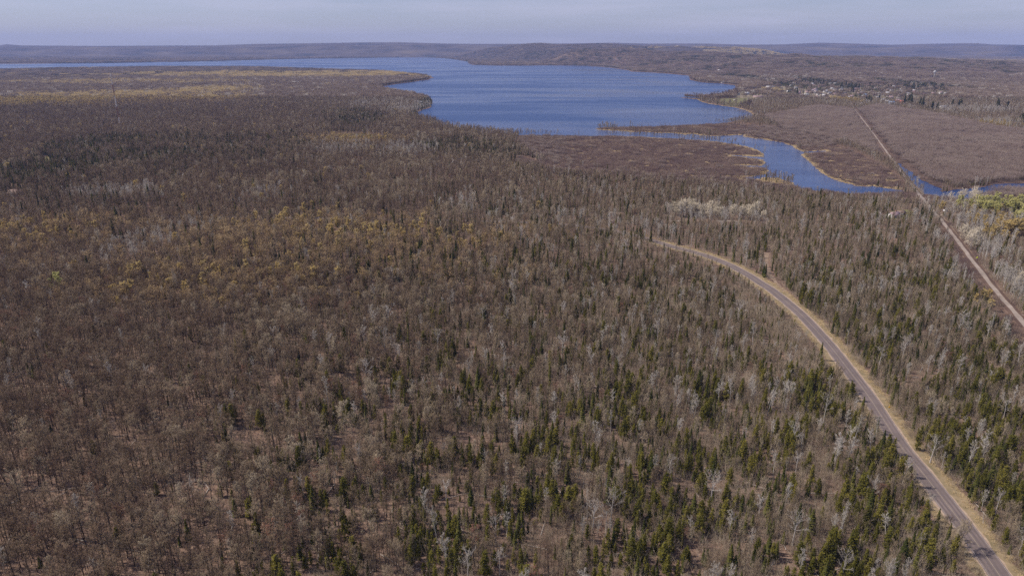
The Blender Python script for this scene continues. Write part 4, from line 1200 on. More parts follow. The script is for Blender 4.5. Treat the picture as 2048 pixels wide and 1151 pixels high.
GS = 'cabins along the lake shore'
for px, py, wall, roof, size, rz, lab in [
    (1445, 166.5, 'white', 'white', Lg, .9, 'white boathouse with pinkish front at the water on the wooded point'),
    (1416, 163.5, 'white', 'white', Md, .2, 'small white cabin at the water left of the boathouse'),
    (1438, 142.5, 'white', 'white', Lg, .2, 'white house alone on the wooded slope above the boathouse'),
    (842, 208.5, 'white', 'white', (12, 8, 5.5, 2.6), .4, 'white cabin on the tree-covered headland facing the lake'),
    (1250, 136.3, 'white', 'pink', Lg, .1, 'white cabin on the far shore below the knoll'),
    (668, 115.6, 'white', 'white', (26, 12, 6, 3), .1, 'long white house on the farthest shore of the lake'),
    (190, 126.0, 'white', 'white', (22, 12, 6, 3), .1, 'white house on the far left shore'),
    (178, 126.0, 'grey', 'white', (18, 12, 6, 3), -.2, 'grey cabin with white roof beside the white house on the far left shore'),
    (372, 122.4, 'cream', 'pink', (26, 12, 6, 3), .1, 'cream house above the sandy patch on the far shore')]:
    house_at('cabin', px, py, wall, roof, size, rz, lab, GS, 'cabin')

# the farmhouse near the trail crossing, big enough to show its parts
hx, hy, hz = on_ground(1786, 433.5)
fh = tag(empty('farmhouse', (hx, hy, 0.012), 0.5), 'low white farmhouse with pinkish roof on a small lawn beside the trail crossing', 'house')
link('wall', walls_mesh('farmhouse_wall', 11, 7.5, 2.6, 2.1, BM['wall_white']), fh)
rf = link('roof', roof_mesh('farmhouse_roof', 11, 7.5, 2.6, 2.1, BM['roof_pink']), fh)
link('chimney', boxes_mesh('chimney', [((2.2, -.4, 4.1), (3.0, .4, 5.7))], BM['brick']), rf)
win = boxes_mesh('window', [((-.7, -.05, -.6), (.7, .05, .6))], BM['trim'])
pane = boxes_mesh('pane', [((-.58, -.08, -.48), (.58, -.05, .48))], BM['glass'])
for wx in (-4.6, -2.0, 3.4):
    w_ = link('window', win, fh); w_.location = (wx * .88, -3.77, 1.5)
    link('pane', pane, w_)
dr = link('door', boxes_mesh('door', [((-.5, -.05, 0), (.5, .05, 2.05))], BM['wall_brown']), fh); dr.location = (.8, -3.77, .15)
gx, gy, gz = on_ground(1800, 429.5)
ga = tag(empty('garage', (gx, gy, 0.012), 0.1), 'small brown-roofed garage behind the farmhouse with the pinkish roof', 'garage')
link('wall', walls_mesh('garage_wall', 7, 6, 2.5, 1.6, BM['wall_brown']), ga)
link('roof', roof_mesh('garage_roof', 7, 6, 2.5, 1.6, BM['roof_brown']), ga)
gd = link('door', boxes_mesh('garage_door', [((-1.6, -.05, 0), (1.6, .05, 2.2))], BM['trim']), ga); gd.location = (0, -3.03, .1)
HOUSE_SPOTS += [(hx, hy, 10), (gx, gy, 8), (hx - 8 * hx / hy, hy - 9, 6)]

hx, hy, hz = on_ground(35, 391)
lh = tag(empty('house', (hx, hy, 0), -.1), 'wide house with a plain greyish brown roof in front of tall black spruces', 'house')
link('wall', walls_mesh('house_wall', 15, 10, 3.0, 3.4, BM['wall_tan']), lh)
link('roof', roof_mesh('house_roof', 15, 10, 3.0, 3.4, BM['roof_brown']), lh)
HOUSE_SPOTS += [(hx, hy, 11), (hx + 6, hy - 11, 11)]
sx_, sy_, _ = on_ground(129, 344)
sh = tag(empty('shed', (sx_, sy_, 0), .2), 'small white shed among bare trees below the orange dirt patch', 'shed')
link('wall', walls_mesh('shed_wall', 5, 4, 2.6, 1.4, BM['wall_white']), sh)
link('roof', roof_mesh('shed_roof', 5, 4, 2.6, 1.4, BM['roof_white']), sh)
HOUSE_SPOTS += [(sx_, sy_, 6), (sx_ + 1, sy_ - 9, 6)]

# vehicles: body, windows, wheels
def van(px, py, rz, label, s=1.0):
    x, y, z = on_ground(px, py)
    e = tag(empty('parked_van', (x, y, .09), rz), label, 'van')
    prof = [(-2.5, .45), (2.45, .45), (2.5, 1.1), (1.75, 1.25), (1.15, 2.15), (-2.4, 2.2), (-2.5, 1.2)]
    n = len(prof)
    v = [(p, -.95, q) for p, q in prof] + [(p, .95, q) for p, q in prof]
    f4 = [(i, (i + 1) % n, (i + 1) % n + n, i + n) for i in range(n)]
    tri = tessellate_polygon([[Vector((p, q, 0)) for p, q in prof]])
    f3 = [tuple(t) for t in tri] + [tuple(i + n for i in reversed(t)) for t in tri]
    body = link('body', mesh_np('van_body', v, [np.array(f4), np.array(f3)], [BM['van']]), e)
    link('windscreen', mesh_np('windscreen', [(1.73, -.82, 1.30), (1.73, .82, 1.30), (1.21, .82, 2.06), (1.21, -.82, 2.06)], np.array([(0, 1, 2, 3)]), [BM['glass']]), e).location = (.03, 0, .02)
    for yy in (-.962, .962):
        link('side_window', boxes_mesh('side_window', [((.1, -.01, 1.35), (1.1, .01, 1.95))], BM['glass']), e).location = (0, yy, 0)
    B = Bag(); B.tubes([[0, -.12, 0]], [[0, .12, 0]], .36, .36, 12, 0)
    k = np.arange(12); th = k * math.pi / 6
    B.add(np.column_stack([.36 * np.cos(th), np.full(12, .12), .36 * np.sin(th)]), np.column_stack([np.zeros(10, int), np.arange(1, 11), np.arange(2, 12)]), 0)
    B.add(np.column_stack([.36 * np.cos(th), np.full(12, -.12), .36 * np.sin(th)]), np.column_stack([np.zeros(10, int), np.arange(2, 12), np.arange(1, 11)]), 0)
    wm = B.mesh('wheel', [BM['tyre']])
    for wx in (-1.55, 1.55):
        for wy in (-.88, .88):
            link('wheel', wm, e).location = (wx, wy, .36)
    HOUSE_SPOTS.append((x, y, 5)); HOUSE_SPOTS.append((x - 3, y - 7, 5))
    return e
van(1891, 423.5, .35, 'white van parked on the pale gravel at the trail crossing')
van(119, 332.5, .2, 'white van parked at the end of the orange dirt patch')

# radio mast with five painted bands and guy wires
mx_, my_, _ = on_ground(241, 256.5)
mast = tag(empty('radio_mast', (mx_, my_, 0)), 'tall thin guyed radio mast banded red and white above the woods', 'radio mast')
def lattice(z0, z1, w):
    B = Bag()
    ang = np.array([0, 2.094, 4.189]) + .4
    c = np.column_stack([np.cos(ang), np.sin(ang)]) * w
    for a in c:
        B.tubes([[a[0], a[1], z0]], [[a[0], a[1], z1]], .24, .24, 5, 0)
    n = int((z1 - z0) / 1.6)
    for i in range(n):
        za, zb = z0 + (z1 - z0) * i / n, z0 + (z1 - z0) * (i + 1) / n
        for k in range(3):
            p, q = c[k], c[(k + 1) % 3]
            B.tubes([[p[0], p[1], za]], [[q[0], q[1], zb]], .13, .13, 3, 0)
            B.tubes([[p[0], p[1], zb]], [[q[0], q[1], zb]], .11, .11, 3, 0)
    return B
for i in range(5):
    mt_ = 'mastwhite' if i % 2 == 0 else 'mastred'
    link('mast_section', lattice(i * 20.4, (i + 1) * 20.4, .8).mesh('mast_section', [BM[mt_]]), mast)
for zt, rad in ((34, 30), (68, 45), (100, 60)):
    for a in (0.4, 2.494, 4.589):
        B = Bag(); B.tubes([[.6 * math.cos(a), .6 * math.sin(a), zt]], [[rad * math.cos(a), rad * math.sin(a), 0]], .035, .035, 3, 0)
        link('guy_wire', B.mesh('guy_wire', [BM['steel']]), mast)
for dx_, dz_, dr_ in ((-1.3, 40.0, 1.1), (1.3, 43.0, .9)):
    B = Bag(); B.tubes([[dx_, -.5, dz_]], [[dx_, -2.0, dz_]], dr_, dr_, 12, 0)
    link('dish_antenna', B.mesh('dish_antenna', [BM['mastwhite']]), mast)
HOUSE_SPOTS.append((mx_, my_, 6)); HOUSE_SPOTS.append((mx_, my_ - 9, 6))

# water tower on the slope behind the village
tx, ty = 1951.0, 3300.0
tx = 3300 * (1880 - 1024) / F / U0
tz = float(relief(np.array([tx]), np.array([ty]))[0])
wt = tag(empty('water_tower', (tx, ty, tz)), 'white water tower rising from bare woods behind the village', 'water tower')
B = Bag()
prof = [(0.5, 19), (3.6, 20.5), (5.6, 23.5), (6.0, 26.5), (5.0, 29.5), (2.8, 31.2), (.2, 31.8)]
for (r0, z0), (r1, z1) in zip(prof[:-1], prof[1:]):
    B.tubes([[0, 0, z0]], [[0, 0, z1]], r0, r1, 18, 0)
link('tank', B.mesh('tank', [BM['wall_tank']]), wt)
B = Bag(); B.tubes([[0, 0, 0], [0, 0, 4.5]], [[0, 0, 4.5], [0, 0, 19.6]], [3.2, 1.7], [1.7, 1.5], 14, 0)
link('pedestal', B.mesh('pedestal', [BM['wall_tank']]), wt)
HOUSE_SPOTS += [(tx, ty, 16), (tx - 25, ty - 40, 24), (tx - 12, ty - 20, 18)]

# swimming dock by the park
ax, ay, _ = on_ground(1427, 179.6); bx, by, _ = on_ground(1462, 180.6)
dk = tag(empty('dock', (ax, ay, 0), math.atan2(by - ay, bx - ax)), 'long low timber dock reaching into the lake beside the park', 'dock')
dl = math.hypot(bx - ax, by - ay)
link('deck', boxes_mesh('deck', [((0, -1.4, .9), (dl, 1.4, 1.15)), ((-1.5, -5, .9), (1.5, 5, 1.16))], BM['timber']), dk)
for i in range(9):
    for s_ in (-1.3, 1.3):
        link('post', boxes_mesh('post', [((i * dl / 8 - .15, s_ - .15, -1), (i * dl / 8 + .15, s_ + .15, 2.2))], BM['timber']), dk)
px_, py_, _ = on_ground(1468.5, 202)
mon = tag(empty('pavilion', (px_, py_, .03), .3), 'tiny white gazebo in the middle of the lakeside lawn', 'pavilion')
link('roof', mesh_np('pavilion_roof', [(-3, -3, 2.6), (3, -3, 2.6), (3, 3, 2.6), (-3, 3, 2.6), (0, 0, 4.6)], np.array([(0, 1, 4), (1, 2, 4), (2, 3, 4), (3, 0, 4), (0, 2, 1), (0, 3, 2)]), [BM['roof_white']]), mon)
for s1 in (-2.4, 2.4):
    for s2 in (-2.4, 2.4):
        link('post', boxes_mesh('post', [((s1 - .15, s2 - .15, 0), (s1 + .15, s2 + .15, 2.62))], BM['trim']), mon)

# road signs
def sign(px, py, mat, size, hgt, rz, label, cat):
    x, y, z = on_ground(px, py)
    e = tag(empty('warning_sign', (x, y, .03), rz), label, cat)
    link('post', boxes_mesh('sign_post', [((-.04, -.03, 0), (.04, .03, hgt + size * .5))], BM['steel']), e)
    s = size
    v = []
    for yy in (-.05, -.035):
        v += [(0, yy, hgt - s), (s, yy, hgt), (0, yy, hgt + s), (-s, yy, hgt)]
    panel = link('panel', mesh_np('sign_panel', v, np.array([(0, 1, 2, 3), (4, 7, 6, 5), (0, 4, 5, 1), (1, 5, 6, 2), (2, 6, 7, 3), (3, 7, 4, 0)]), [mat]), e)
    return e
sign(1777, 823, BM['signyellow'], .62, 2.3, .1, 'yellow diamond warning sign on the right verge of the paved road', 'road sign')
sign(1953, 521, BM['signlime'], .75, 2.3, -.4, 'lime yellow diamond sign beside the straight trail', 'trail sign')

# ------------------------------------------------------------------ single trees in the near and middle woods
KIND = ['leafless', 'aspen', 'dead', 'budding', 'redmaple', 'spruce', 'cedar']
ALL_KINDS = KIND + ['willow']
NAME = dict(leafless='leafless_tree', aspen='aspen_tree', dead='dead_tree', budding='budding_tree', redmaple='red_maple_tree', lime='budding_tree', willow='willow_tree', spruce='spruce_tree', cedar='cedar_tree')
NFORM = dict(leafless=6, aspen=3, dead=2, budding=3, redmaple=2, spruce=5, cedar=5)

p = np.vstack([grid(112, 460, 2.7), grid(460, 1300, 4.1), grid(1300, 2100, 4.7)])
p = p[~blocked(p[:, 0], p[:, 1])]
gap = wob(p[:, 0], p[:, 1], 27, 3)
east = np.clip((p[:, 0] / depth_of(p[:, 0], p[:, 1]) + .35) / .75, 0, 1)
p = p[(gap < .42 + .25 * east + .9 * (p[:, 1] > 430)) | (rng.uniform(size=len(p)) < .25)]
W = kinds_for(p[:, 0], p[:, 1])
cum = np.cumsum(W, 1)
kind = (rng.uniform(size=len(p))[:, None] > cum).sum(1)
kind = np.minimum(kind, 6)
dep = depth_of(p[:, 0], p[:, 1])
east = np.clip((p[:, 0] / dep + .35) / .75, 0, 1)
form = np.zeros(len(p), int)
size = np.ones((len(p), 3))
for i, k in enumerate(KIND):
    m = kind == i
    form[m] = rng.integers(0, NFORM[k], m.sum())
    if k == 'leafless':
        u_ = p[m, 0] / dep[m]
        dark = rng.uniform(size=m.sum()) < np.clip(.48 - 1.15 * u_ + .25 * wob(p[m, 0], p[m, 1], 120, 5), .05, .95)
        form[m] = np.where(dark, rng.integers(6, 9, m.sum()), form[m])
        tan = np.zeros(m.sum())
        for e, a in TAN_ZONES:
            tan = np.maximum(tan, a * blob(e, p[m, 0], p[m, 1]))
        form[m] = np.where(rng.uniform(size=m.sum()) < tan, rng.integers(9, 11, m.sum()), form[m])
    hs = rng.uniform(.62, 1.22, m.sum())
    if k in ('leafless', 'budding', 'redmaple'):
        hs *= 1.05 - .25 * east[m]
    if k in ('spruce', 'cedar'):
        hs = np.where(dep[m] > 470, rng.uniform(.40, .86, m.sum()) + .5 * np.clip(1 - 1.3 * east[m], 0, 1), rng.uniform(.26, .82, m.sum()))
        if k == 'cedar':
            hs = rng.uniform(.34, 1.0, m.sum())
    rdm, rsm = dist_line(ROAD, p[m, 0], p[m, 1])
    hs *= np.where((rdm < 34) & (rsm < 0) & (p[m, 1] > 300) & (p[m, 1] < 535), .62, 1.0)
    if k not in ('spruce', 'cedar'):
        hs *= np.where(p[m, 1] < 460, .90, 1.0)
    ws = hs * rng.uniform(.74, 1.2, m.sum())
    if k in ('spruce', 'cedar'):
        ws = hs * rng.uniform(.85, 1.55, m.sum())
    if k == 'leafless':
        ws *= 1.02 - .44 * east[m]
    size[m] = np.column_stack([ws, ws, hs])

# trees that the photograph shows standing out, surveyed one by one: (px, py of the foot, kind, form, size, label)
NOTED = [
    (1915, 1098, 'leafless', 2, 1.05, 'pale thin leafless tree leaning over the paved road near its lower end'),
    (1672, 778, 'leafless', 0, 1.0, 'spreading leafless tree overhanging the middle of the paved road'),
    (1860, 925, 'dead', 0, .92, 'pale bare tree with straight white trunk on the right verge behind dark evergreens'),
    (1585, 1090, 'dead', 0, 1.0, 'white spreading dead tree with many bright limbs left of the lower road'),
    (937, 1165, 'dead', 1, 1.05, 'forked pale dead tree at the bottom edge in front of a small dark evergreen'),
    (1222, 1040, 'dead', 0, .95, 'white crooked dead tree rising above olive evergreens in the bottom middle'),
    (893, 1012, 'dead', 1, .9, 'grey dead tree with drooping limbs beside dark evergreens in the lower middle'),
    (1000, 1150, 'dead', 1, .8, 'pale dead tree with upswept limbs at the bottom edge right of the forked one'),
    (1590, 950, 'dead', 1, .85, 'pale dead tree with flat crown beside an olive evergreen left of the road'),
    (1700, 1125, 'cedar', 4, 1.15, 'largest dark green evergreen by the bottom edge left of the road'),
    (1640, 720, 'spruce', 3, .8, 'tall dark spruce at the left edge of the road'),
    (1752, 868, 'spruce', 3, .62, 'pointed dark spruce at the left road edge above the lower straight'),
    (1895, 918, 'cedar', 4, .95, 'broad olive evergreen on the right verge beside the pale bare tree'),
    (1833, 900, 'cedar', 1, .9, 'bright olive evergreen at the right verge left of the pale bare tree'),
    (2030, 1015, 'cedar', 4, 1.0, 'yellow-olive evergreen at the right edge above the lower road'),
    (1795, 596, 'cedar', 1, .95, 'lone olive evergreen in the grey strip between road and trail'),
    (1570, 905, 'cedar', 1, 1.0, 'round olive evergreen left of the road beside a pale dead tree'),
    (1675, 1030, 'cedar', 4, .75, 'round olive evergreen alone on grey brush left of the lower road'),
    (1349, 432, 'willow', 0, 1.25, 'cream rounded willow, leftmost of the pale grove beyond the road end'),
    (1372, 430, 'willow', 1, 1.45, 'largest cream rounded willow of the pale grove beyond the road end'),
    (1392, 431, 'willow', 0, 1.1, 'cream willow just right of the largest in the pale grove'),
    (1413, 434, 'willow', 1, 1.15, 'pale willow in the middle of the grove beyond the road end'),
    (1430, 437, 'willow', 0, 1.0, 'pale low willow behind the gravel strip in the grove'),
    (1466, 438, 'willow', 1, .95, 'thin pale willow between the two halves of the pale grove'),
    (1488, 437, 'willow', 0, 1.15, 'broad pale willow in the right half of the pale grove'),
    (1502, 434, 'willow', 1, 1.0, 'pale willow behind the broad one in the right half of the grove'),
    (1526, 440, 'willow', 0, .85, 'small whitish willow, rightmost of the pale grove'),
    (1900, 410, 'willow', 1, 1.2, 'pale willow right of the trail where it meets the water'),
    (1925, 404, 'willow', 0, 1.2, 'pale willow in front of the blue pond beside the trail'),
    (1950, 412, 'willow', 1, 1.0, 'pale willow left of the yellow-green domes by the pond'),
    (1940, 500, 'willow', 0, 1.5, 'large pale grey willow beside the lime sign at the trail'),
    (1925, 478, 'willow', 1, 1.2, 'pale grey willow above the large one beside the trail'),
    (1918, 424, 'lime', 0, 1.4, 'yellow-green dome tree nearest the trail crossing'),
    (1968, 424, 'lime', 1, 1.35, 'yellow-green dome tree second from the trail crossing'),
    (1986, 420, 'lime', 0, 1.5, 'tall bright yellow-green dome tree below the pond'),
    (2012, 428, 'lime', 1, 1.5, 'broad yellow-green dome tree below the pond near the right edge'),
    (2036, 424, 'lime', 1, 1.4, 'pale yellow-green tree at the right edge below the pond'),
    (2006, 476, 'budding', 0, 1.3, 'orange-yellow tree at the left end of the golden row on the right'),
    (2024, 473, 'budding', 2, 1.5, 'orange-yellow tree in the middle of the golden row on the right'),
    (2043, 470, 'budding', 0, 1.4, 'orange-yellow tree at the right edge in the golden row'),
    (660, 474, 'budding', 2, 1.15, 'low golden tree left of the middle of the bright row'),
    (700, 468, 'budding', 1, 1.1, 'golden tree right of the middle of the bright row'),
    (640, 448, 'budding', 0, 1.1, 'golden tree behind the domed yellow pair'),
    (515, 446, 'budding', 2, 1.1, 'orange-gold tree well left of the domed yellow pair'),
    (930, 470, 'budding', 2, 1.0, 'dull orange-gold tree right of the bright row'),
    (845, 456, 'budding', 1, 1.1, 'bright yellow tree behind the one at the right end of the row'),
    (745, 478, 'budding', 0, 1.2, 'broad golden tree lowest in the bright row'),
    (118, 588, 'lime', 0, 1.25, 'bright yellow-green tree alone in the brown wood at the left'),
    (447, 623, 'budding', 2, .95, 'small yellow tree alone in the brown wood left of centre'),
    (268, 604, 'budding', 1, .95, 'yellow-orange budding tree in the brown wood at the left'),
    (62, 600, 'aspen', 2, 1.0, 'pale lilac-grey tree left of the bright yellow-green tree'),
    (625, 476, 'dead', 0, .95, 'white bare tree below the row of yellow crowns'),
    (577, 446, 'budding', 0, 1.3, 'domed yellow tree, leftmost of the bright row in the middle distance'),
    (608, 436, 'budding', 1, 1.2, 'domed yellow tree at the top of the bright row'),
    (676, 462, 'budding', 0, 1.1, 'low yellow tree in the middle of the bright row'),
    (757, 474, 'budding', 1, 1.15, 'yellow-orange tree below the middle of the bright row'),
    (845, 466, 'budding', 2, 1.3, 'bright yellow tree at the right end of the bright row'),
    (767, 440, 'budding', 2, 1.0, 'orange-yellow tree above the right end of the bright row'),
    (245, 448, 'spruce', 3, .85, 'black spruce standing alone above the brown wood at the left'),
    (46, 424, 'spruce', 3, .85, 'wide black spruce near the left edge below the wide brown-roofed house'),
    (80, 420, 'spruce', 3, .6, 'small black spruce right of the wide one near the left edge'),
    (188, 410, 'cedar', 4, 1.1, 'broad dark green evergreen among pale trees at the left'),
    (292, 418, 'spruce', 3, .7, 'dark spruce beside a yellow-green tree at the left'),
    (1741, 268, 'spruce', 3, .95, 'dark evergreen standing alone beside the straight trail in the marsh'),
    (29, 376, 'spruce', 3, 1.25, 'tall black spruce right behind the wide brown-roofed house'),
    (20, 366, 'spruce', 3, 1.2, 'tall black spruce left of the other behind the wide brown-roofed house'),
    (1376, 450, 'spruce', 3, .9, 'dark pointed spruce below the pale rounded grove'),
    (1228, 423, 'spruce', 3, .85, 'dark spruce in a pair at the edge of the pale trees'),
    (1240, 424, 'spruce', 3, .75, 'shorter dark spruce of the pair at the edge of the pale trees')]
noted = []
drop = np.zeros(len(p), bool)
for px, py, k, fm, sc, lab in NOTED:
    x, y, _ = at(px, py)
    noted.append((x, y, k, fm, sc, lab))
    drop |= np.hypot(p[:, 0] - x, p[:, 1] - y) < (4.5 if k == 'willow' else 2.6)
    if k in ('dead', 'budding', 'willow', 'lime') or py < 500:
        drop |= (np.abs(p[:, 0] - x * p[:, 1] / y) < 3.4) & (p[:, 1] < y) & (p[:, 1] > y - (7 if py > 470 else 26))
p, kind, form, size, dep = p[~drop], kind[~drop], form[~drop], size[~drop], dep[~drop]

# labels: which stand a tree belongs to
ADJ = dict(
    leafless=['broad brown leafless tree', 'tall rounded leafless tree', 'low spreading leafless tree', 'narrow upright leafless tree', 'very tall wide leafless tree', 'short slim leafless tree', 'dark brown broad leafless maple', 'dark brown tall leafless maple', 'dark brown low leafless maple', 'broad tan leafless tree', 'tall tan leafless tree'],
    aspen=['tall pale aspen', 'slim pale aspen', 'wide pale aspen'],
    dead=['white spreading dead tree', 'grey flat-topped dead tree'],
    budding=['broad yellow budding tree', 'tall yellow budding tree', 'low yellow budding tree'],
    redmaple=['reddish flowering maple', 'tall reddish flowering maple'],
    spruce=['narrow dark spruce', 'tall dark spruce', 'short dark spruce', 'stout dark spruce', 'needle-thin dark spruce'],
    cedar=['olive columnar cedar', 'full olive cedar', 'low olive cedar', 'slender olive cedar', 'large bushy olive cedar'])
CAT = dict(leafless='tree', aspen='aspen', dead='dead tree', budding='tree', redmaple='maple', lime='tree', willow='willow', spruce='spruce', cedar='cedar')
rd, rs = dist_line(ROAD, p[:, 0], p[:, 1])
td, ts = dist_line(TRAIL, p[:, 0], p[:, 1])
PX, PY = pixel_of(p[:, 0], p[:, 1], 4.0)
def stand(i):
    px, py, right = PX[i], PY[i], rs[i] > 0
    if rd[i] < 14:
        part = 'lower straight' if py > 880 else ('middle bend' if py > 640 else 'upper curve')
        return 'on %s verge, %s of road' % ('right' if right else 'left', part)
    if td[i] < 16:
        return 'beside the straight pinkish trail'
    if right:
        if ts[i] > 0:
            return 'in the pale grove beyond the trail'
        return '%s between road and trail' % ('low down' if py > 820 else ('midway' if py > 600 else 'high up'))
    col = ['far left', 'left', 'mid left', 'left of middle', 'middle', 'right of middle', 'mid right', 'close to the road'][int(np.searchsorted([130, 330, 560, 800, 1020, 1240, 1460], px))]
    row = ['in the back wood', 'in the middle wood', 'in the lower wood', 'near the bottom edge', 'at the bottom edge'][int(np.searchsorted([560, 760, 940, 1060], py))]
    return row + ', ' + col

BYE = dict(aspen='by a pale aspen', dead='by a dead tree', budding='by a yellow tree', redmaple='by a reddish maple', spruce='by a dark spruce', cedar='by an olive cedar')
order = np.argsort(p[:, 1]); ys_sorted = p[order, 1]
def neighbour(i):
    a, b = np.searchsorted(ys_sorted, [p[i, 1] - 4.0, p[i, 1] + 4.0])
    c = order[a:b]
    c = c[(kind[c] != kind[i]) & (kind[c] != 0)]
    d = np.hypot(p[c, 0] - p[i, 0], p[c, 1] - p[i, 1])
    if len(d) == 0 or d.min() > 4.0:
        return ''
    return ' ' + BYE[KIND[kind[c[np.argmin(d)]]]]

inview = (PX > -20) & (PX < 2068) & (PY < 1195)
def plant(name, x, y, z, rz, sz, mt, mc, label, cat, group):
    e = empty(name, (x, y, z), rz)
    e.scale = sz
    tag(e, label, cat, group)
    if mt: link('trunk', mt, e)
    link('crown', mc, e)
    return e
noted_n = {k: sum(1 for t in noted if t[2] == k) for k in KIND}
for x, y, k, fm, sc, lab in noted:
    mt, mc = FORM[k][1][fm]
    plant(NAME[k], x, y, 0, rng.uniform(0, 6.28), (sc * 1.05, sc * 1.05, sc), mt, mc, lab, CAT[k], None)
STUFF = {k: ([], [], []) for k in KIND}
for i, k in enumerate(KIND):
    idx = np.where((kind == i))[0]
    vis = idx[inview[idx]]
    vis = vis[np.argsort(dep[vis] / size[vis, 2])][:300 - noted_n[k] - {'leafless': 36, 'budding': 13, 'spruce': 0}.get(k, 0)]
    own = np.zeros(len(p), bool); own[vis] = True
    for j in vis:
        st = stand(j)
        mt, mc = FORM[k][1][form[j]]
        plant(NAME[k], p[j, 0], p[j, 1], 0, rng.uniform(0, 6.28), size[j], mt, mc, ADJ[k][form[j]] + neighbour(j) + ' ' + st, CAT[k], '%ss %s' % (CAT[k], st))
    rest = idx[~own[idx]]
    STUFF[k][0].append(np.column_stack([p[rest], np.zeros(len(rest))]))
    STUFF[k][1].append(form[rest]); STUFF[k][2].append(size[rest])

def more(k, P, f, s):
    P = np.asarray(P)
    if len(P) == 0:
        return
    STUFF[k][0].append(P); STUFF[k][1].append(f)
    s = np.asarray(s)
    STUFF[k][2].append(np.column_stack([s, s, s]) if s.ndim == 1 else s)

# lakeside trees of the park
for px, py in PARK_TREES:
    x, y, _ = at(px, py)
    fm = int(rng.integers(0, 2)); sc = rng.uniform(1.1, 1.65)
    mt, mc = FORM['shore'][1][fm]
    plant('leafless_tree', x, y, .03, rng.uniform(0, 6.28), (sc, sc, sc), mt, mc, 'bare reddish-brown tree standing by the water of the lakeside park', 'tree', 'trees along the shore of the lakeside park')

for cx_, cy_, rx_, ry_, n_, lab in [
    (1366, 431, 26, 4, 11, 'cream willow in the big rounded clump beyond the road end'),
    (1418, 435, 26, 4, 9, 'cream willow in the second clump beyond the road end'),
    (1482, 437, 30, 5, 9, 'pale willow in the loose clump right of the gravel strip'),
    (1925, 404, 34, 6, 6, 'pale willow in the thicket between pond and trail crossing'),
    (1940, 494, 20, 14, 7, 'pale grey willow in the clump beside the lime sign'),
    (2042, 578, 24, 20, 5, 'whitish slender willow in the stand at the right edge beyond the trail')]:
    for _k in range(n_):
        x, y, z = at(cx_ + rng.uniform(-rx_, rx_), cy_ + rng.uniform(-ry_, ry_))
        if dist_line(TRAIL, np.array([x]), np.array([y]))[0][0] < 8 or inside(DITCH_R, np.array([x]), np.array([y]))[0]:
            continue
        mt, mc = FORM['willow'][1][int(rng.integers(0, 2))]
        sc = rng.uniform(.85, 1.35)
        plant('willow_tree', x, y, 0, rng.uniform(0, 6.28), (sc * .95, sc * .95, sc), mt, mc, lab, 'willow', lab.replace(' willow', ' willows', 1))
for cx_, cy_, rx_, ry_, n_, lab in [
    (1982, 426, 44, 9, 22, 'yellow-green dome tree in the bright thicket below the pond'),
    (2036, 436, 18, 14, 14, 'pale yellow-green tree in the thicket at the right edge below the pond'),
    (2026, 472, 26, 4, 13, 'orange-gold tree in the row at the right edge beyond the trail')]:
    for _k in range(n_):
        x, y, z = at(cx_ + rng.uniform(-rx_, rx_), cy_ + rng.uniform(-ry_, ry_))
        mt, mc = FORM['budding'][1][int(rng.integers(0, 3))] if 'gold' in lab else FORM['lime'][1][int(rng.integers(0, 2))]
        sc = rng.uniform(.95, 1.35)
        plant('budding_tree', x, y, 0, rng.uniform(0, 6.28), (sc * 1.15, sc * 1.15, sc), mt, mc, lab, 'tree', lab.replace(' tree', ' trees', 1))
# tall dark pines of the village: (px, py of the grove's foot, half width, half depth, how many, where)
for cx_, cy_, rx_, ry_, n_, lab in [
    (1584, 188, 12, 4, 9, 'tall dark pine in the grove at the shore end of the village'),
    (1556, 172, 12, 3, 5, 'dark round pine among bare trees above the lakeside park'),
    (1598, 193, 5, 2, 4, 'round dark evergreen beside the small tan house at the marsh edge'),
    (1628, 168, 24, 2, 14, 'dark pine in the row on the slope behind the village'),
    (1690, 176, 14, 3, 9, 'dark pine in the pair of groves behind the white hall'),
    (1708, 177, 10, 3, 6, 'dark pine between the long pinkish building and the upper houses'),
    (1741, 174, 5, 2, 3, 'dark pine high behind the long pink roofs'),
    (1703, 185, 10, 4, 5, 'dark evergreen standing among the houses in mid village'),
    (1738, 205, 8, 3, 5, 'dark evergreen in the clump by the white house at the trail head'),
    (1757, 200, 3, 1, 2, 'lone dark spruce by the start of the sandy street'),
    (1779, 179, 6, 2, 3, 'dark evergreen at the end of the long pink roofs'),
    (1815, 206, 8, 4, 9, 'tall dark pine at the end of the sandy street'),
    (1838, 215, 14, 3, 4, 'dark pine in the loose row between sandy street and marsh'),
    (1822, 178, 14, 4, 12, 'dark pine on the village side of the big pine grove'),
    (1852, 178, 20, 5, 24, 'dark pine in the thick of the big pine grove'),
    (1876, 178, 8, 4, 6, 'dark pine at the far end of the big pine grove'),
    (1866, 220, 10, 3, 9, 'dark spruce around the white houses beside the marsh'),
    (1905, 218, 18, 4, 5, 'dark olive evergreen right of the white houses beside the marsh'),
    (2000, 217, 14, 3, 4, 'dark evergreen in the clump far out on the flats'),
    (2035, 245, 14, 3, 4, 'dark evergreen in the clump at the edge of the far flats')]:
    for _k in range(n_):
        x, y, z = on_ground(cx_ + rng.uniform(-rx_, rx_), cy_ + rng.uniform(-ry_, ry_))
        if any(math.hypot(x - hx, y - hy) < hr - 2 for hx, hy, hr in HOUSE_SPOTS):
            continue
        mt, mc = FORM['pine'][1][int(rng.integers(0, 3))]
        sc = rng.uniform(.6, 1.2)
        plant('pine_tree', x, y, z, rng.uniform(0, 6.28), (sc, sc, sc), mt, mc, lab, 'pine', lab.replace('dark', 'dark evergreens,', 1))

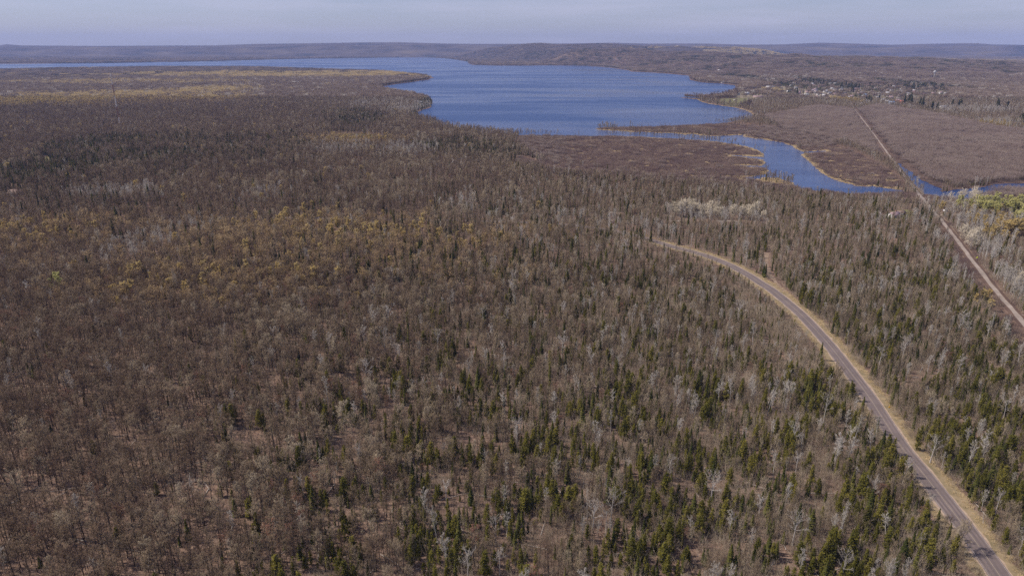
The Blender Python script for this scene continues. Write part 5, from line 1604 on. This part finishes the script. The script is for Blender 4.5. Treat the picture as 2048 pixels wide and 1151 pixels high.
# middle distance: small plots of trees, 1.3 to 3.6 km
q = grid(2100, 3600, 14.5, jit=.3)
c_ok = ~blocked(q[:, 0], q[:, 1], 3.0)
rx, ry = q[:, 0], q[:, 1]
for dx, dy in ((7, 0), (-7, 0), (0, 7), (0, -7)):
    c_ok &= ~(inside(LAKE_R, rx + dx, ry + dy))
q = q[c_ok]
W = kinds_for(q[:, 0], q[:, 1])
qz = relief(q[:, 0], q[:, 1])
village = inside(VILLAGE, q[:, 0], q[:, 1])
r_ = rng.uniform(size=len(q))
wl3 = W[:, 0] + W[:, 1] + W[:, 3] + 1e-6
kb = W[:, 3] / wl3; ka = W[:, 1] / wl3
is_b = r_ < kb; is_a = (~is_b) & (r_ < kb + ka)
heavy = W[:, 5] > .5
is_s = heavy & (rng.uniform(size=len(q)) < W[:, 5])
P3 = np.column_stack([q, qz])
thin = village & (rng.uniform(size=len(q)) < .82)
hs = rng.uniform(.85, 1.15, len(q))
m = is_s & ~thin
more('spruce', P3[m], rng.choice(FAR_IDX['spruce16'], m.sum()), hs[m])
m = is_b & ~is_s & ~thin
more('budding', P3[m], rng.choice(FAR_IDX['budding16'], m.sum()), hs[m])
m = is_a & ~is_s & ~thin
more('aspen', P3[m], rng.choice(FAR_IDX['aspen16'], m.sum()), hs[m])
m = ~is_b & ~is_a & ~is_s & ~thin
more('leafless', P3[m], rng.choice(FAR_IDX['leafless16'], m.sum()), hs[m])
cnt = rng.poisson(np.where(is_s, 0, W[:, 5]) * 11)
rep = np.repeat(np.arange(len(q)), cnt)
sp_ = q[rep] + rng.uniform(-8, 8, (len(rep), 2))
sp_ = sp_[~blocked(sp_[:, 0], sp_[:, 1])]
more('spruce', np.column_stack([sp_, relief(sp_[:, 0], sp_[:, 1])]), rng.choice(FAR_IDX['spruce1'], len(sp_)), rng.uniform(.7, 1.25, len(sp_)))

# far woods, 3.6 to 10.5 km
q = grid(3600, 10500, 36, jit=.3)
ok = ~inside(LAKE, q[:, 0], q[:, 1])
for dx, dy in ((20, 0), (-20, 0), (0, 20), (0, -20)):
    ok &= ~inside(LAKE, q[:, 0] + dx, q[:, 1] + dy)
openland = (wob(q[:, 0] * .35, q[:, 1], 520, 4) > .55) & (q[:, 1] > 6200)
ok &= ~openland
for hx, hy, hr in HOUSE_SPOTS:
    if hy > 3500:
        ok &= np.hypot(q[:, 0] - hx, q[:, 1] - hy) > 26
q = q[ok]
W = kinds_for(q[:, 0], q[:, 1])
W[:, 5] = np.where(W[:, 5] < .3, np.clip(.10 + .22 * wob(q[:, 0] * .4, q[:, 1], 600, 2), 0.02, .5), W[:, 5])
P3 = np.column_stack([q, relief(q[:, 0], q[:, 1])])
r_ = rng.uniform(size=len(q))
hs = rng.uniform(.85, 1.15, len(q))
m = r_ < W[:, 5]
more('spruce', P3[m], rng.choice(FAR_IDX['spruce40'], m.sum()), hs[m])
m2 = ~m & (r_ < W[:, 5] + W[:, 3])
more('budding', P3[m2], rng.choice(FAR_IDX['budding40'], m2.sum()), hs[m2])
m3 = ~m & ~m2
more('leafless', P3[m3], rng.choice(FAR_IDX['leafless40'], m3.sum()), hs[m3])

# swamp woods between river, trail and village
for poly in (SEDGE, SEDGE2):
    lo, hi = poly.min(0), poly.max(0)
    gx_, gy_ = np.meshgrid(np.arange(lo[0], hi[0], 10.5), np.arange(lo[1], hi[1], 10.5))
    c = np.column_stack([gx_.ravel(), gy_.ravel()]); c += rng.uniform(-4, 4, c.shape)
    u_ = np.abs(c[:, 0]) < .85 * depth_of(c[:, 0], c[:, 1])
    c = c[u_ & inside(poly, c[:, 0], c[:, 1])]
    td_, _ = dist_line(TRAIL, c[:, 0], c[:, 1])
    bad = inside(LAKE_R, c[:, 0], c[:, 1]) | inside(DITCH_R, c[:, 0], c[:, 1]) | (td_ < np.where(c[:, 1] > 1150, 9.5, 11.5))
    dd = np.min([np.hypot(c[:, 0] - a, c[:, 1] - b) for a, b in densify(np.vstack([DITCH, DITCH[:1]]), 12)], axis=0)
    bad |= dd < 12
    c = c[~bad]
    if len(c):
        edge = np.clip((at(0, 300)[1] - c[:, 1]) / 900, -1, 1)
        more('leafless', np.column_stack([c, np.zeros(len(c))]), rng.choice(FAR_IDX['swamp'], len(c)), rng.uniform(.85, 1.15, len(c)) * (1.0 + .12 * wob(c[:, 0], c[:, 1], 160, 1)))

# low swamp trees thinning out into the marshes
for poly, fx in ((MARSH1, lambda x_, y_: sstep((1180 - pixel_of(x_, y_)[0]) / 120) * .8 + .06), (SPIT, lambda x_, y_: sstep((pixel_of(x_, y_)[0] - 1440) / 120) * .9), (MARSH2, lambda x_, y_: sstep((x_ - 560) / 60) * .5 + .05), (FRINGE, lambda x_, y_: .35 + 0 * x_)):
    lo, hi = poly.min(0), poly.max(0)
    gx_, gy_ = np.meshgrid(np.arange(lo[0], hi[0], 10.5), np.arange(lo[1], hi[1], 10.5))
    c = np.column_stack([gx_.ravel(), gy_.ravel()]); c += rng.uniform(-4, 4, c.shape)
    c = c[inside(poly, c[:, 0], c[:, 1])]
    bad = dist_line(TRAIL, c[:, 0], c[:, 1])[0] < 13
    for dx, dy in ((7, 0), (-7, 0), (0, 7), (0, -7)):
        bad |= inside(LAKE_R, c[:, 0] + dx, c[:, 1] + dy) | inside(DITCH_R, c[:, 0] + dx, c[:, 1] + dy)
    c = c[~bad & (rng.uniform(size=len(c)) < fx(c[:, 0], c[:, 1]))]
    more('leafless', np.column_stack([c, np.zeros(len(c))]), rng.choice(FAR_IDX['swamp'], len(c)), rng.uniform(.5, .8, len(c)))

# thin trees along the spit and the marsh shore
ex = []
for px in np.concatenate([np.arange(1232, 1420, 4.0), np.arange(1420, 1540, 3.5)]):
    if rng.uniform() < .8:
        x, y, _ = at(px + rng.normal(0, 2), np.interp(px, [1205, 1260, 1350, 1450, 1540], [257.2, 256.5, 255.5, 251.5, 246]) + rng.uniform(-.6, 1.6))
        ex.append((x, y, 0))
for px in np.arange(880, 1200, 9.0):
    if rng.uniform() < .6:
        x, y, _ = at(px + rng.normal(0, 3), np.interp(px, [880, 987, 1024, 1200], [251.5, 267.5, 271, 274.5]) + rng.uniform(0.5, 2.5)); ex.append((x, y, 0))
ex = np.array(ex)
ex = ex[~inside(LAKE_R, ex[:, 0], ex[:, 1])]
s_ = rng.uniform(.45, .95, len(ex))
more('leafless', ex, rng.choice([3, 5], len(ex)), np.column_stack([s_ * .6, s_ * .6, s_]))
# brushy row along the trail through the swamp
ln = densify(TRAIL, 4.0)
ln = ln[(ln[:, 1] > at(1840, 388)[1])]
rowp = []
for off, pr in ((7.5, .8), (-7.0, .35), (10.5, .7)):
    o_ = offsets(ln, np.full(len(ln), off)) + rng.normal(0, 1.2, ln.shape)
    rowp.append(o_[rng.uniform(size=len(ln)) < pr])
ROW = np.vstack(rowp)
ROW = ROW[ROW[:, 1] > at(1785, 320)[1]]
ROW = ROW[~(inside(DITCH_R, ROW[:, 0], ROW[:, 1]))]

WOODNAME = dict(leafless='leafless_woodland', aspen='aspen_woodland', dead='dead_woodland', budding='budding_woodland', redmaple='red_maple_woodland', spruce='spruce_woodland', cedar='cedar_woodland')
for k in KIND:
    P, f, s = STUFF[k]
    P = np.vstack(P)
    if len(P):
        scatter(WOODNAME[k], FORM[k][0], P, np.concatenate(f), np.vstack(s))
print('instances', {k: sum(len(a) for a in STUFF[k][0]) for k in KIND})

# ------------------------------------------------------------------ undergrowth, marsh shrubs, sedge, verge grass
g = np.vstack([grid(112, 420, 1.65), grid(420, 760, 2.8)])
g = g[~blocked(g[:, 0], g[:, 1], -1.2)]
e_ = np.clip((g[:, 0] / depth_of(g[:, 0], g[:, 1]) + .45) / .8, 0.0, 1)
keep = rng.uniform(size=len(g)) < (.12 + .82 * e_) * np.clip(.85 + .55 * wob(g[:, 0], g[:, 1], 32, 4), .15, 1.2)
g = g[keep]
s_ = rng.uniform(.5, 1.35, len(g))
scatter('undergrowth', BRUSH, np.column_stack([g, np.zeros(len(g))]), rng.integers(0, 4, len(g)), np.column_stack([s_, s_, s_]))

ald = []
for poly in (MARSH1, MARSH2, SPIT):
    lo, hi = poly.min(0), poly.max(0)
    gx_, gy_ = np.meshgrid(np.arange(lo[0], hi[0], 3.1), np.arange(lo[1], hi[1], 3.1))
    c = np.column_stack([gx_.ravel(), gy_.ravel()]); c += rng.uniform(-1.5, 1.5, c.shape)
    c = c[inside(poly, c[:, 0], c[:, 1])]
    c = c[~inside(LAKE_R, c[:, 0], c[:, 1]) & ~inside(DITCH_R, c[:, 0], c[:, 1])]
    dd = np.full(len(c), 1e9)
    for ln_ in STRAW_LINES[:5]:
        dd = np.minimum(dd, dist_line(ln_, c[:, 0], c[:, 1])[0])
    td_, _ = dist_line(TRAIL, c[:, 0], c[:, 1])
    c = c[(dd > 4 + 4 * wob(c[:, 0], c[:, 1], 50, 2)) & (td_ > 6) & (wob(c[:, 0], c[:, 1], 34, 4) + .5 * wob(c[:, 0], c[:, 1], 13, 1) < 1.0)]
    ald.append(c)
dl_ = densify(np.vstack([DITCH, DITCH[:1]]), 3.0)
for _k in range(3):
    c = dl_ + rng.normal(0, 4.0, dl_.shape)
    c = c[rng.uniform(size=len(c)) < .5]
    ald.append(c[~inside(DITCH_R, c[:, 0], c[:, 1]) & ~inside(LAKE_R, c[:, 0], c[:, 1]) & (dist_line(TRAIL, c[:, 0], c[:, 1])[0] > 6)])
ald.append(ROW)
lo, hi = FRINGE.min(0), FRINGE.max(0)
c = rng.uniform(lo, hi, (26000, 2))
ald.append(c[inside(FRINGE, c[:, 0], c[:, 1]) & ~inside(LAKE_R, c[:, 0], c[:, 1]) & ~inside(DITCH_R, c[:, 0], c[:, 1]) & (dist_line(TRAIL, c[:, 0], c[:, 1])[0] > 5)])
tl_ = densify(TRAIL, 2.0); tl_ = tl_[tl_[:, 1] < at(0, 445)[1]]
for _k in range(3):
    ald.append(offsets(tl_, rng.uniform(-15, -4.6, len(tl_))))
ald.append(offsets(tl_[::2], rng.uniform(4.4, 6.5, len(tl_[::2]))))
c = np.vstack(ald)
u_ = np.abs(c[:, 0]) < .85 * depth_of(c[:, 0], c[:, 1]); c = c[u_]
s_ = rng.uniform(.55, 1.2, len(c)) * (1 + .25 * wob(c[:, 0], c[:, 1], 45, 0))
scatter('alder_thicket', ALDER, np.column_stack([c, np.zeros(len(c))]), rng.integers(0, 4, len(c)), np.column_stack([s_, s_, s_]))

s_ = rng.uniform(.6, 1.3, len(STRAW))
scatter('straw_sedge', REED, np.column_stack([STRAW, np.full(len(STRAW), .02)]), rng.integers(0, 3, len(STRAW)), np.column_stack([s_ * 1.15, s_ * 1.15, s_]))

vg = []
near_road = densify(ROAD, 1.0)
near_road = near_road[near_road[:, 1] < 620]
for side, (a, b), n_ in ((1, (5.3, 9.0), 3), (-1, (5.0, 7.8), 2)):
    for _k in range(n_):
        o_ = offsets(near_road, side * rng.uniform(a, b, len(near_road)))
        keep = rng.uniform(size=len(o_)) < .55
        vg.append(o_[keep])
vg = np.vstack(vg)
s_ = rng.uniform(.6, 1.5, len(vg))
scatter('verge_grass', GRASS, np.column_stack([vg, np.full(len(vg), .03)]), rng.integers(0, 3, len(vg)), np.column_stack([s_, s_, s_]))

# fallen trunks on the forest floor
lg_col = bpy.data.collections.new('fallen_trunks')
for i in range(3):
    B = Bag()
    L_ = 5.5 + 1.5 * i
    B.tubes([[-L_ / 2, 0, .16]], [[L_ / 2, 0, .2]], .13, .06, 5, 0)
    for k in range(5):
        x_ = -L_ / 2 + L_ * (.35 + .12 * k)
        B.spikes([[x_, 0, .2]], [[x_ + .6, (-1) ** k * .8, .7]], .03, 0)
    lg_col.objects.link(bpy.data.objects.new('fallen_trunk_form_%02d' % i, B.mesh('fallen_trunk', [M['deadbark']])))
g = grid(115, 380, 12, jit=.5)
g = g[~blocked(g[:, 0], g[:, 1])]
s_ = rng.uniform(.7, 1.3, len(g))
scatter('fallen_trunks', lg_col, np.column_stack([g, np.zeros(len(g))]), rng.integers(0, 3, len(g)), np.column_stack([s_, s_, s_]))

# ------------------------------------------------------------------ haze
HAZE = 5.0e-5
if HAZE:
    hb = link('haze', boxes_mesh('haze', [((-18000, -18000, -1.0), (18000, 18000, 420.0))], None))
    hm = bpy.data.materials.new('haze_air')
    hm.use_nodes = True
    hm.node_tree.nodes.clear()
    ho = hm.node_tree.nodes.new('ShaderNodeOutputMaterial')
    hv = hm.node_tree.nodes.new('ShaderNodeVolumePrincipled')
    hv.inputs['Color'].default_value = (0.42, 0.54, 0.98, 1)
    hv.inputs['Density'].default_value = HAZE
    hv.inputs['Anisotropy'].default_value = 0.0
    hm.node_tree.links.new(hv.outputs[0], ho.inputs['Volume'])
    hb.data.materials.clear(); hb.data.materials.append(hm)
    tag(hb, kind='stuff')
